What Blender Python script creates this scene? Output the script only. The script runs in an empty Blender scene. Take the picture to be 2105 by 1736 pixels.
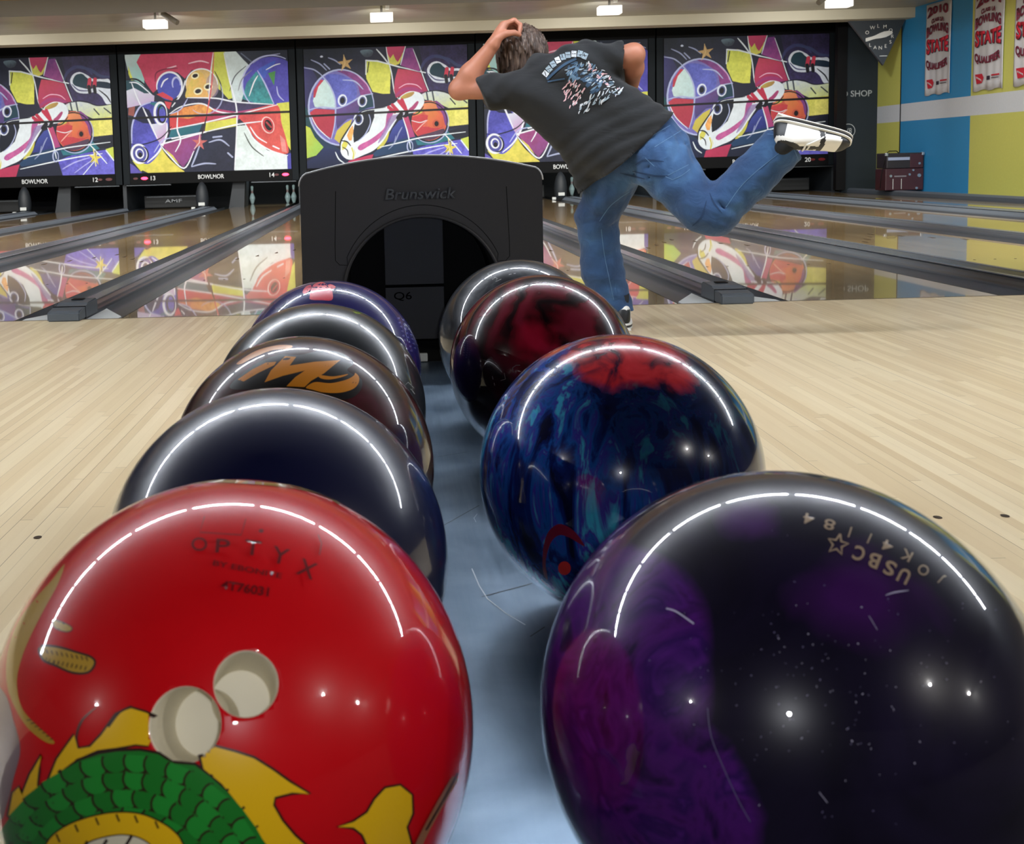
import bpy, bmesh, math, random
import numpy as np
from mathutils import Vector, Matrix
from mathutils.bvhtree import BVHTree
from mathutils.noise import noise as mnoise

# ------------------------------------------------------------------ camera
W_PX, H_PX = 2105, 1736
F_PX, CX, CY = 2454.5, 750.65, 607.9          # cropped photograph: principal point is off centre
YAW, PITCH, ROLL, CAM_Z = -.0201, .1088, .0284, .745
sc = bpy.context.scene
col = sc.collection
cy_, sy_ = math.cos(YAW), math.sin(YAW); cp_, sp_ = math.cos(PITCH), math.sin(PITCH)
FWD = Vector((sy_*cp_, cy_*cp_, -sp_)); R0 = Vector((cy_, -sy_, 0)); U0 = R0.cross(FWD)
RIGHT = R0*math.cos(ROLL) - U0*math.sin(ROLL); UP = U0*math.cos(ROLL) + R0*math.sin(ROLL)
CAMPOS = Vector((0, 0, CAM_Z))
cd = bpy.data.cameras.new('camera'); cam = bpy.data.objects.new('camera', cd); col.objects.link(cam)
cam.matrix_world = Matrix(((RIGHT.x, UP.x, -FWD.x, 0), (RIGHT.y, UP.y, -FWD.y, 0), (RIGHT.z, UP.z, -FWD.z, CAM_Z), (0, 0, 0, 1)))
cd.sensor_fit = 'HORIZONTAL'; cd.sensor_width = 36.0
cd.lens = F_PX*36.0/W_PX
cd.shift_x = (W_PX/2-CX)/W_PX; cd.shift_y = -(H_PX/2-CY)/W_PX
cd.clip_start = .02; cd.clip_end = 200
cd.dof.use_dof = True; cd.dof.focus_distance = 2.2; cd.dof.aperture_fstop = 30
sc.camera = cam

# ------------------------------------------------------------------ world, exposure
wd = bpy.data.worlds.new('world'); sc.world = wd; wd.use_nodes = True
wd.node_tree.nodes['Background'].inputs[0].default_value = (.8, .85, 1, 1)
wd.node_tree.nodes['Background'].inputs[1].default_value = .03
sc.view_settings.view_transform = 'Standard'; sc.view_settings.look = 'None'
sc.view_settings.exposure = 0.0; sc.view_settings.gamma = 1; sc.view_settings.use_curve_mapping = False

TUBE_Y, TUBE_Z, TUBE_L = 3.65, 3.03, 255      # the long row of tubes over the approach
MASK_LAMP = 29                               # flood lamps hung before the painted panels
LANE_FILL = 165                               # unseen lamps added behind made-up baffles to brighten the lanes
DOWN_LAMP = 200                               # recessed lamps of the seating area behind the camera
FLASH = 3.6

def lin(c):
    c = c/255.0
    return c/12.92 if c <= .04045 else ((c+.055)/1.055)**2.4
def rgb(r, g, b): return (lin(r), lin(g), lin(b), 1)

# the phone's own light, beside its lens
fl = bpy.data.lights.new('phone_light', 'POINT'); fl.energy = FLASH; fl.shadow_soft_size = .007; fl.color = (.93, .95, 1)
flo = bpy.data.objects.new('phone_light', fl); flo.location = (.012, -.005, CAM_Z+.01); col.objects.link(flo)

# ------------------------------------------------------------------ helpers
def ray(px, py):
    return (FWD + RIGHT*((px-CX)/F_PX) - UP*((py-CY)/F_PX)).normalized()
def at(px, py, Y):
    d = ray(px, py); return CAMPOS + d*(Y/d.y)

def tag(o, label=None, cat=None, group=None, kind=None):
    if label: o['label'] = label
    if cat: o['category'] = cat
    if group: o['group'] = group
    if kind: o['kind'] = kind
    return o
def empty(name, loc=(0, 0, 0), rz=0):
    o = bpy.data.objects.new(name, None); o.location = loc; o.rotation_euler = (0, 0, rz); o.empty_display_size = .05
    col.objects.link(o); return o
def link_mesh(name, me, mats, parent=None, smooth=False):
    o = bpy.data.objects.new(name, me); col.objects.link(o)
    for m in (mats if isinstance(mats, (list, tuple)) else [mats]): me.materials.append(m)
    if smooth: me.polygons.foreach_set('use_smooth', [True]*len(me.polygons))
    if parent is not None: o.parent = parent
    return o
def copy_tree(o, parent=None):
    c = o.copy(); col.objects.link(c)
    if parent is not None: c.parent = parent
    for ch in list(o.children): copy_tree(ch, c)
    return c

class MB:
    """collects shapes into one mesh"""
    def __init__(s): s.bm = bmesh.new(); s.mi = 0; s.smooth = False
    def _v(s, vs): return [s.bm.verts.new(v) for v in vs]
    def face(s, vs, mi=None, sm=None):
        try:
            f = s.bm.faces.new(vs); f.material_index = s.mi if mi is None else mi; f.smooth = s.smooth if sm is None else sm; return f
        except ValueError: return None
    def poly(s, pts): return s.face(s._v(pts))
    def box(s, x0, x1, y0, y1, z0, z1, bev=0, M=None):
        v = s._v([(x, y, z) for z in (z0, z1) for y in (y0, y1) for x in (x0, x1)])
        fs = [s.face([v[i] for i in q]) for q in ((0, 2, 3, 1), (4, 5, 7, 6), (0, 1, 5, 4), (2, 6, 7, 3), (0, 4, 6, 2), (1, 3, 7, 5))]
        if M is not None: bmesh.ops.transform(s.bm, matrix=M, verts=v)
        if bev:
            es = list({e for f in fs for e in f.edges})
            r = bmesh.ops.bevel(s.bm, geom=es, offset=bev, segments=2, affect='EDGES', profile=.6)
            for f in r['faces']: f.material_index = s.mi
        return s
    def prism(s, pts, axis, a, b):
        """extrude a 2-D outline along an axis ('x','y','z')"""
        def P(p, t): return {'x': (t, p[0], p[1]), 'y': (p[0], t, p[1]), 'z': (p[0], p[1], t)}[axis]
        A = s._v([P(p, a) for p in pts]); B = s._v([P(p, b) for p in pts]); n = len(pts)
        s.face(A); s.face(B[::-1])
        for i in range(n): s.face([A[i], B[i], B[(i+1) % n], A[(i+1) % n]][::-1])
        return s
    def sheet(s, pts, axis, a, b):
        """extrude an open profile line along an axis"""
        def P(p, t): return {'x': (t, p[0], p[1]), 'y': (p[0], t, p[1]), 'z': (p[0], p[1], t)}[axis]
        A = s._v([P(p, a) for p in pts]); B = s._v([P(p, b) for p in pts])
        for i in range(len(pts)-1): s.face([A[i], A[i+1], B[i+1], B[i]])
        return s
    def tube(s, pts, r, n=10, cap=True):
        pts = [Vector(p) for p in pts]; rs = r if isinstance(r, (list, tuple)) else [r]*len(pts)
        rings = []; up = None
        for i, p in enumerate(pts):
            t = (pts[min(i+1, len(pts)-1)]-pts[max(i-1, 0)]).normalized()
            if up is None: up = Vector((0, 0, 1)) if abs(t.z) < .9 else Vector((1, 0, 0))
            a = t.cross(up).normalized(); b = a.cross(t).normalized(); up = b
            rings.append(s._v([p+(a*math.cos(2*math.pi*k/n)+b*math.sin(2*math.pi*k/n))*rs[i] for k in range(n)]))
        for i in range(len(rings)-1):
            for k in range(n): s.face([rings[i][k], rings[i][(k+1) % n], rings[i+1][(k+1) % n], rings[i+1][k]], sm=True)
        if cap: s.face(rings[0][::-1], sm=False); s.face(rings[-1], sm=False)
        return s
    def lathe(s, prof, n=32, c=(0, 0, 0)):
        rings = []
        for (r, z) in prof:
            rings.append(s._v([(c[0]+r*math.cos(2*math.pi*k/n), c[1]+r*math.sin(2*math.pi*k/n), c[2]+z) for k in range(n)]))
        for i in range(len(rings)-1):
            for k in range(n): s.face([rings[i][k], rings[i][(k+1) % n], rings[i+1][(k+1) % n], rings[i+1][k]], sm=True)
        s.face(rings[0][::-1]); s.face(rings[-1])
        return s
    def sphere(s, c, r, u=32, v=16, sq=(1, 1, 1)):
        m = bmesh.ops.create_uvsphere(s.bm, u_segments=u, v_segments=v, radius=r)
        vs = m['verts']
        for x in vs: x.co = Vector((x.co.x*sq[0], x.co.y*sq[1], x.co.z*sq[2]))+Vector(c)
        for f in {f for x in vs for f in x.link_faces}: f.smooth = True; f.material_index = s.mi
        return s
    def build(s, name, mats, parent=None):
        me = bpy.data.meshes.new(name); s.bm.normal_update(); s.bm.to_mesh(me); s.bm.free()
        return link_mesh(name, me, mats, parent)

# ------------------------------------------------------------------ materials
def new_mat(name):
    m = bpy.data.materials.new(name); m.use_nodes = True
    return m, m.node_tree, m.node_tree.nodes['Principled BSDF']
def mat(name, c, rough=.5, metal=0, coat=0, crough=.03, spec=.5, emit=None, es=0, bump=0, bscale=60, sheen=0, var=0):
    m, nt, b = new_mat(name)
    b.inputs['Base Color'].default_value = rgb(*c); b.inputs['Roughness'].default_value = rough
    b.inputs['Metallic'].default_value = metal; b.inputs['Coat Weight'].default_value = coat
    b.inputs['Coat Roughness'].default_value = crough; b.inputs['Specular IOR Level'].default_value = spec
    b.inputs['Sheen Weight'].default_value = sheen
    if emit: b.inputs['Emission Color'].default_value = rgb(*emit); b.inputs['Emission Strength'].default_value = es
    if bump or var:
        tc = nt.nodes.new('ShaderNodeTexCoord'); n = nt.nodes.new('ShaderNodeTexNoise'); n.inputs['Scale'].default_value = bscale; n.inputs['Detail'].default_value = 5
        nt.links.new(tc.outputs['Object'], n.inputs['Vector'])
        if bump:
            bp = nt.nodes.new('ShaderNodeBump'); bp.inputs['Strength'].default_value = bump; bp.inputs['Distance'].default_value = .01
            nt.links.new(n.outputs[0], bp.inputs['Height']); nt.links.new(bp.outputs[0], b.inputs['Normal'])
        if var:
            mr = nt.nodes.new('ShaderNodeMapRange'); mr.inputs[3].default_value = 1-var; mr.inputs[4].default_value = 1+var
            nt.links.new(n.outputs[0], mr.inputs[0])
            mx = nt.nodes.new('ShaderNodeMix'); mx.data_type = 'RGBA'; mx.blend_type = 'MULTIPLY'; mx.inputs[0].default_value = 1
            mx.inputs[6].default_value = rgb(*c); nt.links.new(mr.outputs[0], mx.inputs[7]); nt.links.new(mx.outputs[2], b.inputs['Base Color'])
    return m
def math_n(nt, op, a, b=None, c=None):
    n = nt.nodes.new('ShaderNodeMath'); n.operation = op
    for i, v in enumerate((a, b, c)):
        if v is None: continue
        if isinstance(v, (int, float)): n.inputs[i].default_value = v
        else: nt.links.new(v, n.inputs[i])
    return n.outputs[0]
def ramp(nt, fac, stops, mode='LINEAR'):
    r = nt.nodes.new('ShaderNodeValToRGB'); e = r.color_ramp.elements; r.color_ramp.interpolation = mode
    while len(e) < len(stops): e.new(.5)
    for i, (p, c) in enumerate(stops): e[i].position = p; e[i].color = rgb(*c) if isinstance(c, (list, tuple)) else (c, c, c, 1)
    nt.links.new(fac, r.inputs[0]); return r.outputs[0]
def mixc(nt, fac, a, b, mode='MIX'):
    m = nt.nodes.new('ShaderNodeMix'); m.data_type = 'RGBA'; m.blend_type = mode
    for sock, v in ((m.inputs[0], fac), (m.inputs[6], a), (m.inputs[7], b)):
        if isinstance(v, (int, float)): sock.default_value = v
        elif isinstance(v, tuple): sock.default_value = rgb(*v)
        else: nt.links.new(v, sock)
    return m.outputs[2]
def noise_n(nt, vec, scale, detail=3, dist=0, rough=.5):
    n = nt.nodes.new('ShaderNodeTexNoise'); n.inputs['Scale'].default_value = scale; n.inputs['Detail'].default_value = detail
    n.inputs['Distortion'].default_value = dist; n.inputs['Roughness'].default_value = rough
    nt.links.new(vec, n.inputs['Vector']); return n.outputs[0]
def mapping(nt, vec, scale=(1, 1, 1), rot=(0, 0, 0), loc=(0, 0, 0)):
    n = nt.nodes.new('ShaderNodeMapping'); n.inputs['Scale'].default_value = scale; n.inputs['Rotation'].default_value = rot; n.inputs['Location'].default_value = loc
    nt.links.new(vec, n.inputs['Vector']); return n.outputs[0]

def wood(name, light, dark, board, seg, rough, coat, crough, seam=.7, wear=.06):
    """long narrow boards running down the Y axis"""
    m, nt, b = new_mat(name)
    tc = nt.nodes.new('ShaderNodeTexCoord'); sp = nt.nodes.new('ShaderNodeSeparateXYZ'); nt.links.new(tc.outputs['Object'], sp.inputs[0])
    bx = math_n(nt, 'MULTIPLY', sp.outputs[0], 1/board); idx = math_n(nt, 'FLOOR', bx); fr = math_n(nt, 'FRACT', bx)
    w1 = nt.nodes.new('ShaderNodeTexWhiteNoise'); w1.noise_dimensions = '1D'; nt.links.new(idx, w1.inputs['W'])
    yy = math_n(nt, 'ADD', math_n(nt, 'MULTIPLY', sp.outputs[1], 1/seg), math_n(nt, 'MULTIPLY', w1.outputs['Value'], 7.3))
    iy = math_n(nt, 'FLOOR', yy)
    cm = nt.nodes.new('ShaderNodeCombineXYZ'); nt.links.new(idx, cm.inputs[0]); nt.links.new(iy, cm.inputs[1])
    w2 = nt.nodes.new('ShaderNodeTexWhiteNoise'); w2.noise_dimensions = '2D'; nt.links.new(cm.outputs[0], w2.inputs['Vector'])
    g = noise_n(nt, mapping(nt, tc.outputs['Object'], (60, 2.2, 1)), 1.0, 4)
    f = math_n(nt, 'ADD', math_n(nt, 'MULTIPLY', w2.outputs['Value'], .62), math_n(nt, 'MULTIPLY', g, .38))
    c = ramp(nt, f, [(.12, dark), (.45, tuple((a+d)/2 for a, d in zip(light, dark))), (.8, light)])
    # seams between boards, some open, some tight
    e = math_n(nt, 'MINIMUM', fr, math_n(nt, 'SUBTRACT', 1, fr))
    sw = math_n(nt, 'LESS_THAN', e, .035)
    w3 = nt.nodes.new('ShaderNodeTexWhiteNoise'); w3.noise_dimensions = '1D'; nt.links.new(math_n(nt, 'ROUND', bx), w3.inputs['W'])
    so = math_n(nt, 'MULTIPLY', sw, math_n(nt, 'MULTIPLY', math_n(nt, 'POWER', w3.outputs['Value'], 2.2), seam))
    c = mixc(nt, so, c, (92, 70, 44))
    fy = math_n(nt, 'FRACT', yy); ey = math_n(nt, 'LESS_THAN', fy, .0035)
    c = mixc(nt, math_n(nt, 'MULTIPLY', ey, .35), c, (92, 70, 44))
    nt.links.new(c, b.inputs['Base Color'])
    b.inputs['Coat Weight'].default_value = coat
    b.inputs['Coat Roughness'].default_value = crough
    b.inputs['Roughness'].default_value = rough
    return m

M = {}
M['approach'] = wood('approach_maple', (224, 206, 170), (202, 179, 140), .0271, 1.1, .34, .25, .16, seam=.75)
M['lane'] = wood('lane_boards', (186, 160, 118), (164, 138, 98), .0271, 1.6, .16, .9, .022, seam=.25)
M['deck'] = mat('pin_deck', (120, 105, 80), .2, coat=.6)
M['gutter'] = mat('gutter_grey', (72, 77, 82), .42, coat=.25, crough=.2, var=.15, bscale=3)
M['cap'] = mat('cap_grey', (84, 92, 102), .4, coat=.25, crough=.15)
M['cap_end'] = mat('cap_end_grey', (74, 80, 86), .45)
M['black'] = mat('black_paint', (7, 7, 9), .6, spec=.15)
M['pit'] = mat('pit_black', (10, 10, 12), .8)
M['house'] = mat('mask_frame', (15, 22, 27), .6, spec=.15)
M['house_dark'] = mat('mask_frame_dark', (8, 9, 11), .6, spec=.12)
M['white_paint'] = mat('white_paint', (225, 225, 220), .5)
M['pale'] = mat('pale_plate', (196, 200, 198), .4)
M['letter'] = mat('mask_lettering', (225, 228, 230), .5)
M['led'] = mat('red_led', (255, 30, 60), .4, emit=(255, 40, 70), es=9)
M['led_off'] = mat('red_led_dim', (60, 8, 12), .4, emit=(120, 10, 20), es=.25)
M['steel'] = mat('steel_dark', (70, 74, 78), .35, metal=.7)
M['ceiling_near'] = mat('ceiling_tan', (150, 130, 92), .8, bump=.1, bscale=8)
M['ceiling_seat'] = mat('ceiling_grey', (50, 52, 58), .85)
M['lip'] = mat('fascia_cream', (176, 170, 150), .6)
M['wall_back'] = mat('wall_charcoal', (32, 40, 46), .7, spec=.2)
M['tube'] = mat('fluorescent', (255, 255, 255), .5, emit=(240, 246, 255), es=TUBE_L)
M['fixture'] = mat('fixture_grey', (120, 120, 118), .6)
M['lamp_face'] = mat('lamp_white', (245, 245, 240), .4, emit=(255, 252, 246), es=1.1)
M['lamp_body'] = mat('lamp_grey', (120, 118, 112), .5)

# ------------------------------------------------------------------ layout numbers (metres)
YF = 6.043                     # foul line
YM = 22.93                     # painted panels over the pins
GA, GB, LW, XC = .3633, .56, 1.054, .047
PW = 2*GA+2*LW+GB
def pc(k): return k*PW+XC      # centre of a lane pair; k=0 is ours
WALLX = 9.0
ZC = 3.12                      # ceiling
LY1 = 24.9                     # far end of the lanes
XL = -16.0

# ------------------------------------------------------------------ room
tag(MB().box(XL, WALLX, 1.0, YF, -.12, 0).build('floor', M['approach']), kind='structure')
tag(MB().box(XL, WALLX, -7, 1.0, -.12, -.002).build('floor_seating', mat('carpet_dark', (34, 30, 34), .95)), kind='structure')
tag(MB().box(XL, WALLX, YF+.001, 26.4, -.3, -.2).build('floor_under_lanes', M['pit']), kind='structure')['label'] = 'dark floor under the lanes'
m, nt, b = new_mat('ceiling_far')
tc = nt.nodes.new('ShaderNodeTexCoord')
f1 = noise_n(nt, mapping(nt, tc.outputs['Object'], (.6, 14, 1)), 1, 4)
nt.links.new(ramp(nt, f1, [(.3, (138, 134, 120)), (.7, (162, 158, 144))]), b.inputs['Base Color']); b.inputs['Roughness'].default_value = .38
M['ceiling_far'] = m
tag(MB().box(XL, WALLX, -7, 8.6, ZC, ZC+.1).build('ceiling', M['ceiling_seat']), kind='structure')
tag(MB().box(XL, WALLX, 8.6, 18.1, ZC, ZC+.1).build('ceiling_lanes', M['ceiling_near']), kind='structure')
tag(MB().box(XL, WALLX, 18.1, 20.72, ZC+.012, ZC+.1).build('ceiling_front', M['ceiling_far']), kind='structure')
tag(MB().box(XL, WALLX, 20.7, 21.12, 2.965, ZC+.5).build('trim_1', M['lip']), kind='structure')
tag(MB().box(XL, WALLX, 21.12, 26.4, 3.55, 3.65).build('ceiling_back', M['pit']), kind='structure')
tag(MB().box(XL, 9.4, 26.3, 26.4, -.3, 3.6).build('wall_back', M['pit']), kind='structure')
tag(MB().box(XL-.1, XL, -7, 26.4, -.3, 3.6).build('wall_left', mat('wall_beige', (96, 92, 84), .8)), kind='structure')
tag(MB().box(XL, WALLX, -7.1, -7, 0, ZC).build('wall_behind', mat('wall_dim', (40, 38, 38), .8)), kind='structure')
# right wall: blue / yellow fields with a pale band, painted procedurally by position
m, nt, b = new_mat('wall_painted')
tc = nt.nodes.new('ShaderNodeTexCoord'); sp = nt.nodes.new('ShaderNodeSeparateXYZ'); nt.links.new(tc.outputs['Object'], sp.inputs[0])
yy = math_n(nt, 'FRACT', math_n(nt, 'DIVIDE', math_n(nt, 'SUBTRACT', 21.21, sp.outputs[1]), 5.02))
isb = math_n(nt, 'MULTIPLY', math_n(nt, 'LESS_THAN', yy, .5), math_n(nt, 'LESS_THAN', sp.outputs[1], 21.21))
wn = noise_n(nt, mapping(nt, tc.outputs['Object'], (1, 1, 1)), 30, 4)
cw = mixc(nt, isb, (198, 200, 104), (44, 138, 196))
cw = mixc(nt, math_n(nt, 'LESS_THAN', sp.outputs[1], 8.0), cw, (40, 42, 46))
band = math_n(nt, 'MULTIPLY', math_n(nt, 'GREATER_THAN', sp.outputs[2], 1.238), math_n(nt, 'MULTIPLY', math_n(nt, 'LESS_THAN', sp.outputs[2], 1.538), math_n(nt, 'GREATER_THAN', sp.outputs[1], 8.0)))
cw = mixc(nt, band, cw, (205, 212, 222))
sm_ = math_n(nt, 'LESS_THAN', math_n(nt, 'ABSOLUTE', math_n(nt, 'SUBTRACT', sp.outputs[1], 21.215)), .022)
cw = mixc(nt, sm_, cw, (20, 24, 30))
cw = mixc(nt, .12, cw, wn, 'MULTIPLY')
nt.links.new(cw, b.inputs['Base Color']); b.inputs['Roughness'].default_value = .55
M['wall_painted'] = m
tag(MB().box(WALLX, WALLX+.1, -7, 26.4, -.3, 3.6).build('wall_right', m), kind='structure')
tag(MB().box(8.625, WALLX, 15.0, 22.6, -.2, .045).build('baseboard_right', mat('ledge_grey', (120, 122, 120), .4)), kind='structure')

# dark end wall beside the last painted panel
pw_ = tag(MB().box(8.37, WALLX+.0, 22.2, 22.3, 0, 3.5).build('wall_end', M['wall_back']), kind='structure')

# ------------------------------------------------------------------ text
def text_bm(s, size, bold=0, align='CENTER', shear=0, spacing=1.0):
    cu = bpy.data.curves.new('t', 'FONT'); cu.body = s; cu.size = size; cu.align_x = align; cu.align_y = 'CENTER'
    cu.offset = bold; cu.shear = shear; cu.space_character = spacing; cu.resolution_u = 4
    o = bpy.data.objects.new('t', cu); col.objects.link(o)
    bpy.context.view_layer.update()
    me = bpy.data.meshes.new_from_object(o.evaluated_get(bpy.context.evaluated_depsgraph_get()))
    bm = bmesh.new(); bm.from_mesh(me)
    bpy.data.objects.remove(o); bpy.data.curves.remove(cu); bpy.data.meshes.remove(me)
    return bm
def text_fit(bm, w, h):
    """scale text to a given width and height about its centre"""
    xs = [v.co.x for v in bm.verts]; ys = [v.co.y for v in bm.verts]
    cx, cy = (min(xs)+max(xs))/2, (min(ys)+max(ys))/2
    sx = w/(max(xs)-min(xs)) if w else h/(max(ys)-min(ys)); sy = h/(max(ys)-min(ys)) if h else sx
    for v in bm.verts: v.co = Vector(((v.co.x-cx)*sx, (v.co.y-cy)*sy, 0))
def lettering(name, s, m_, parent, origin, X, Yd, w, h, bold=0, shear=0, arch=None, thick=.002):
    """flat lettering on a plane: X to the right, Yd upward; a little thickness"""
    bm = text_bm(s, 1, bold, shear=shear); text_fit(bm, w, h)
    bmesh.ops.remove_doubles(bm, verts=bm.verts, dist=1e-5)
    if arch: 
        for v in bm.verts: v.co.y = arch(v.co.x/(w/2), v.co.y/(h/2))
    N = X.cross(Yd)
    g = bmesh.ops.extrude_face_region(bm, geom=list(bm.faces))
    for v in [e for e in g['geom'] if isinstance(e, bmesh.types.BMVert)]: v.co.z += thick
    for v in bm.verts: v.co = Vector(origin)+X*v.co.x+Yd*v.co.y+N*v.co.z
    bmesh.ops.recalc_face_normals(bm, faces=bm.faces)
    me = bpy.data.meshes.new(name); bm.to_mesh(me); bm.free()
    return link_mesh(name, me, m_, parent)
EX, EZ = Vector((1, 0, 0)), Vector((0, 0, 1))

# ------------------------------------------------------------------ lanes, gutters, cappings
def arc_profile(x0, x1, depth, n=10):
    w = (x1-x0)/2; c = (x0+x1)/2
    pts = []
    for i in range(n+1):
        a = math.pi*i/n
        pts.append((c-w*math.cos(a), -depth*math.sin(a)**.7 if 0 < i < n else 0))
    return pts
lane_no = {(-2, 0): 11, (-2, 1): 12, (-1, 0): 13, (-1, 1): 14, (0, 0): 15, (0, 1): 16, (1, 0): 17, (1, 1): 18, (2, 0): 19, (2, 1): 20}
where = {11: 'at the far left edge', 12: 'second from the left photo edge', 13: 'with the lettered sweep bar', 14: 'with standing pins, under number 14', 15: 'just left of the dark hood',
         16: 'just right of the dark hood', 17: 'right of the right-hand end block', 18: 'third from the right wall', 19: 'second from the right wall', 20: 'nearest the painted right wall'}
GW = .2
def spots(mb, pts, r, z=.0012):
    for (x, y) in pts: mb.poly([(x+r*math.cos(t*math.pi/5), y+r*1.3*math.sin(t*math.pi/5), z) for t in range(10)])
M['spot'] = mat('inlay_dark', (50, 38, 28), .4)
for (k, s), n in lane_no.items():
    cx = pc(k)+(GA+LW/2)*(1 if s else -1)
    t = empty('bowling_lane', (cx, YF, 0))
    tag(t, f'glossy wooden bowling lane {where[n]}', 'bowling lane', 'bowling lanes side by side')
    MB().box(-LW/2, LW/2, 0.002, LY1-YF, -.1, 0).build('lane_surface', M['lane'], t)
    MB().box(-LW/2-.006, -LW/2, 0.002, LY1-YF, -.12, -.001).build('lane_edge', M['black'], t)
    MB().box(LW/2, LW/2+.006, 0.002, LY1-YF, -.12, -.001).build('lane_edge', M['black'], t)
    a = MB()
    spots(a, [(i*.1355, 2.0) for i in (-3, -2, -1, 1, 2, 3)], .009)
    for i in range(-3, 4):
        x = i*.1355; y = 4.75-abs(i)*.3
        a.poly([(x-.016, y-.07, .0012), (x+.016, y-.07, .0012), (x, y+.08, .0012)])
    a.build('lane_markers', M['spot'], t)
# gutters: one each side of each lane; then the capping between
for (k, s), n in lane_no.items():
    c = pc(k)
    for side in (0, 1):     # 0 = left of lane, 1 = right of lane
        lx0 = c+(GA if s else -GA-LW); lx1 = lx0+LW
        x0, x1 = ((lx0-GW-.006, lx0-.006) if side == 0 else (lx1+.006, lx1+GW+.006))
        mb = MB(); mb.smooth = True
        mb.sheet(arc_profile(x0, x1, .085, 12)[::1], 'y', YF+.003, 24.9)
        p = arc_profile(x0, x1, .085, 12)
        o = mb.build('gutter', M['gutter'])
        tag(o, f'dark grey gutter, {("left", "right")[side]} side of the lane {where[n]}', 'gutter', 'gutters along the lanes')
def cap_profile(w, h):
    """outline of the divider capping across its width"""
    return [(-w, -.08), (-w, .012), (-w*.86, .02), (-w*.8, h*.62), (-w*.62, h*.9), (-w*.3, h), (0, h*.93), (w*.3, h), (w*.62, h*.9), (w*.8, h*.62), (w*.86, .02), (w, .012), (w, -.08)]
cap_desc = {-2.5: 'far left, mostly outside the photo', -1.5: 'between the lanes numbered 12 and 13', -.5: 'with the grey end block left of the hood',
            .5: 'with the grey end block right of the bowler', 1.5: 'right of the bowler, second pair boundary from the hood', 2.5: 'along the painted right wall'}
for h_ in (-1.5, -.5, .5, 1.5):
    x = h_*PW+XC; w = GB/2-GW-.008
    t = empty('division_capping', (x, YF, 0))
    tag(t, f'low grey ridge between lanes, {cap_desc[h_]}', 'lane divider', 'lane dividers')
    mb = MB(); mb.smooth = True
    mb.prism(cap_profile(w, .05), 'y', .3, 22.98-YF); o = mb.build('capping', M['cap'], t)
    MB().box(-w*.5, w*.5, .31, 22.98-YF, .044, .0535, .003).build('capping_strip', mat('cap_strip', (120, 128, 138), .25, metal=.6), t)
    # end block: low at the foul line, stepping up to the capping
    mb = MB()
    bw = .083
    mb.prism([(-.075, -.001), (-.075, .045), (-.06, .052), (.05, .06), (.10, .066), (.12, .074), (.29, .08), (.31, .076), (.31, -.001)], 'x', -bw, bw)
    es = [e for e in mb.bm.edges]; bmesh.ops.bevel(mb.bm, geom=es, offset=.006, segments=2, affect='EDGES')
    bmesh.ops.recalc_face_normals(mb.bm, faces=mb.bm.faces)
    e_ = mb.build('end_block', M['cap_end'], t)
    MB().box(-bw-.001, bw+.001, .045, .052, -.001, .064).build('seam', M['black'], e_)
    MB().box(-.03, .03, .2, .26, .0795, .083, .001).build('latch', M['black'], e_)
    for sx in (-1, 1):
        MB().prism([(sx*.085, .004), (sx*(GB/2-.03), .004), (sx*(GB/2-.03), .12), (sx*.085, .5)], 'z', -.012, -.004).build('filler_plate', M['pale'], t)
for k in (-2, -1, 0, 1, 2):
    w = GA-GW-.008
    t = empty('return_track_cover', (pc(k), YF, 0))
    tag(t, 'wide grey track cover between %s' % {-2: 'the lanes left of the number 12', -1: 'the lanes numbered 13 and 14', 0: 'the two lanes behind the hood',
        1: 'the two lanes right of the bowler', 2: 'the two outermost lanes by the right wall'}[k], 'lane divider', 'ball return track covers')
    mb = MB(); mb.smooth = True
    mb.prism(cap_profile(w, .055), 'y', .02, 22.45-YF); mb.build('track_cover', M['cap'], t)
    for sx in (-1, 1):
        MB().box(sx*w*.55-.018, sx*w*.55+.018, .03, 22.45-YF, .05, .0575, .003).build('track_rail', mat('cap_strip', (120, 128, 138), .25, metal=.6), t)
x = 2.5*PW+XC
t = MB(); t.prism([(8.475, -.1), (8.475, .05), (8.51, .075), (8.60, .075), (8.62, .05), (8.62, -.1)], 'y', YF+.02, 22.2)
tag(t.build('wall_capping', M['cap']), 'grey ridge running along the foot of the painted right wall', 'lane divider')
tag(MB().box(XL, 8.45, YF-.006, YF+.004, -.02, .0012).build('foul_line', mat('foul_line_dark', (70, 58, 44), .4)), 'thin dark foul line crossing the wooden floor where the lanes start', 'foul line')
sp_o = MB(); dots = []
for kx in range(-3, 4):
    for lane in (-1, 1):
        for i in range(-3, 4):
            for yy_ in (YF-3.66, YF-4.5):
                if abs(kx*PW+XC+lane*(GA+LW/2)+i*.1355-XC) > .42 and kx*PW+XC+lane*(GA+LW/2)+i*.1355 < 8.3:
                    dots.append((kx*PW+XC+lane*(GA+LW/2)+i*.1355+.03*lane, yy_))
spots(sp_o, dots, .0085, .0008)
tag(sp_o.build('trim_2', M['spot']), kind='structure')['label'] = 'small dark inlaid guide dots in the wooden approach floor'

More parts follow.
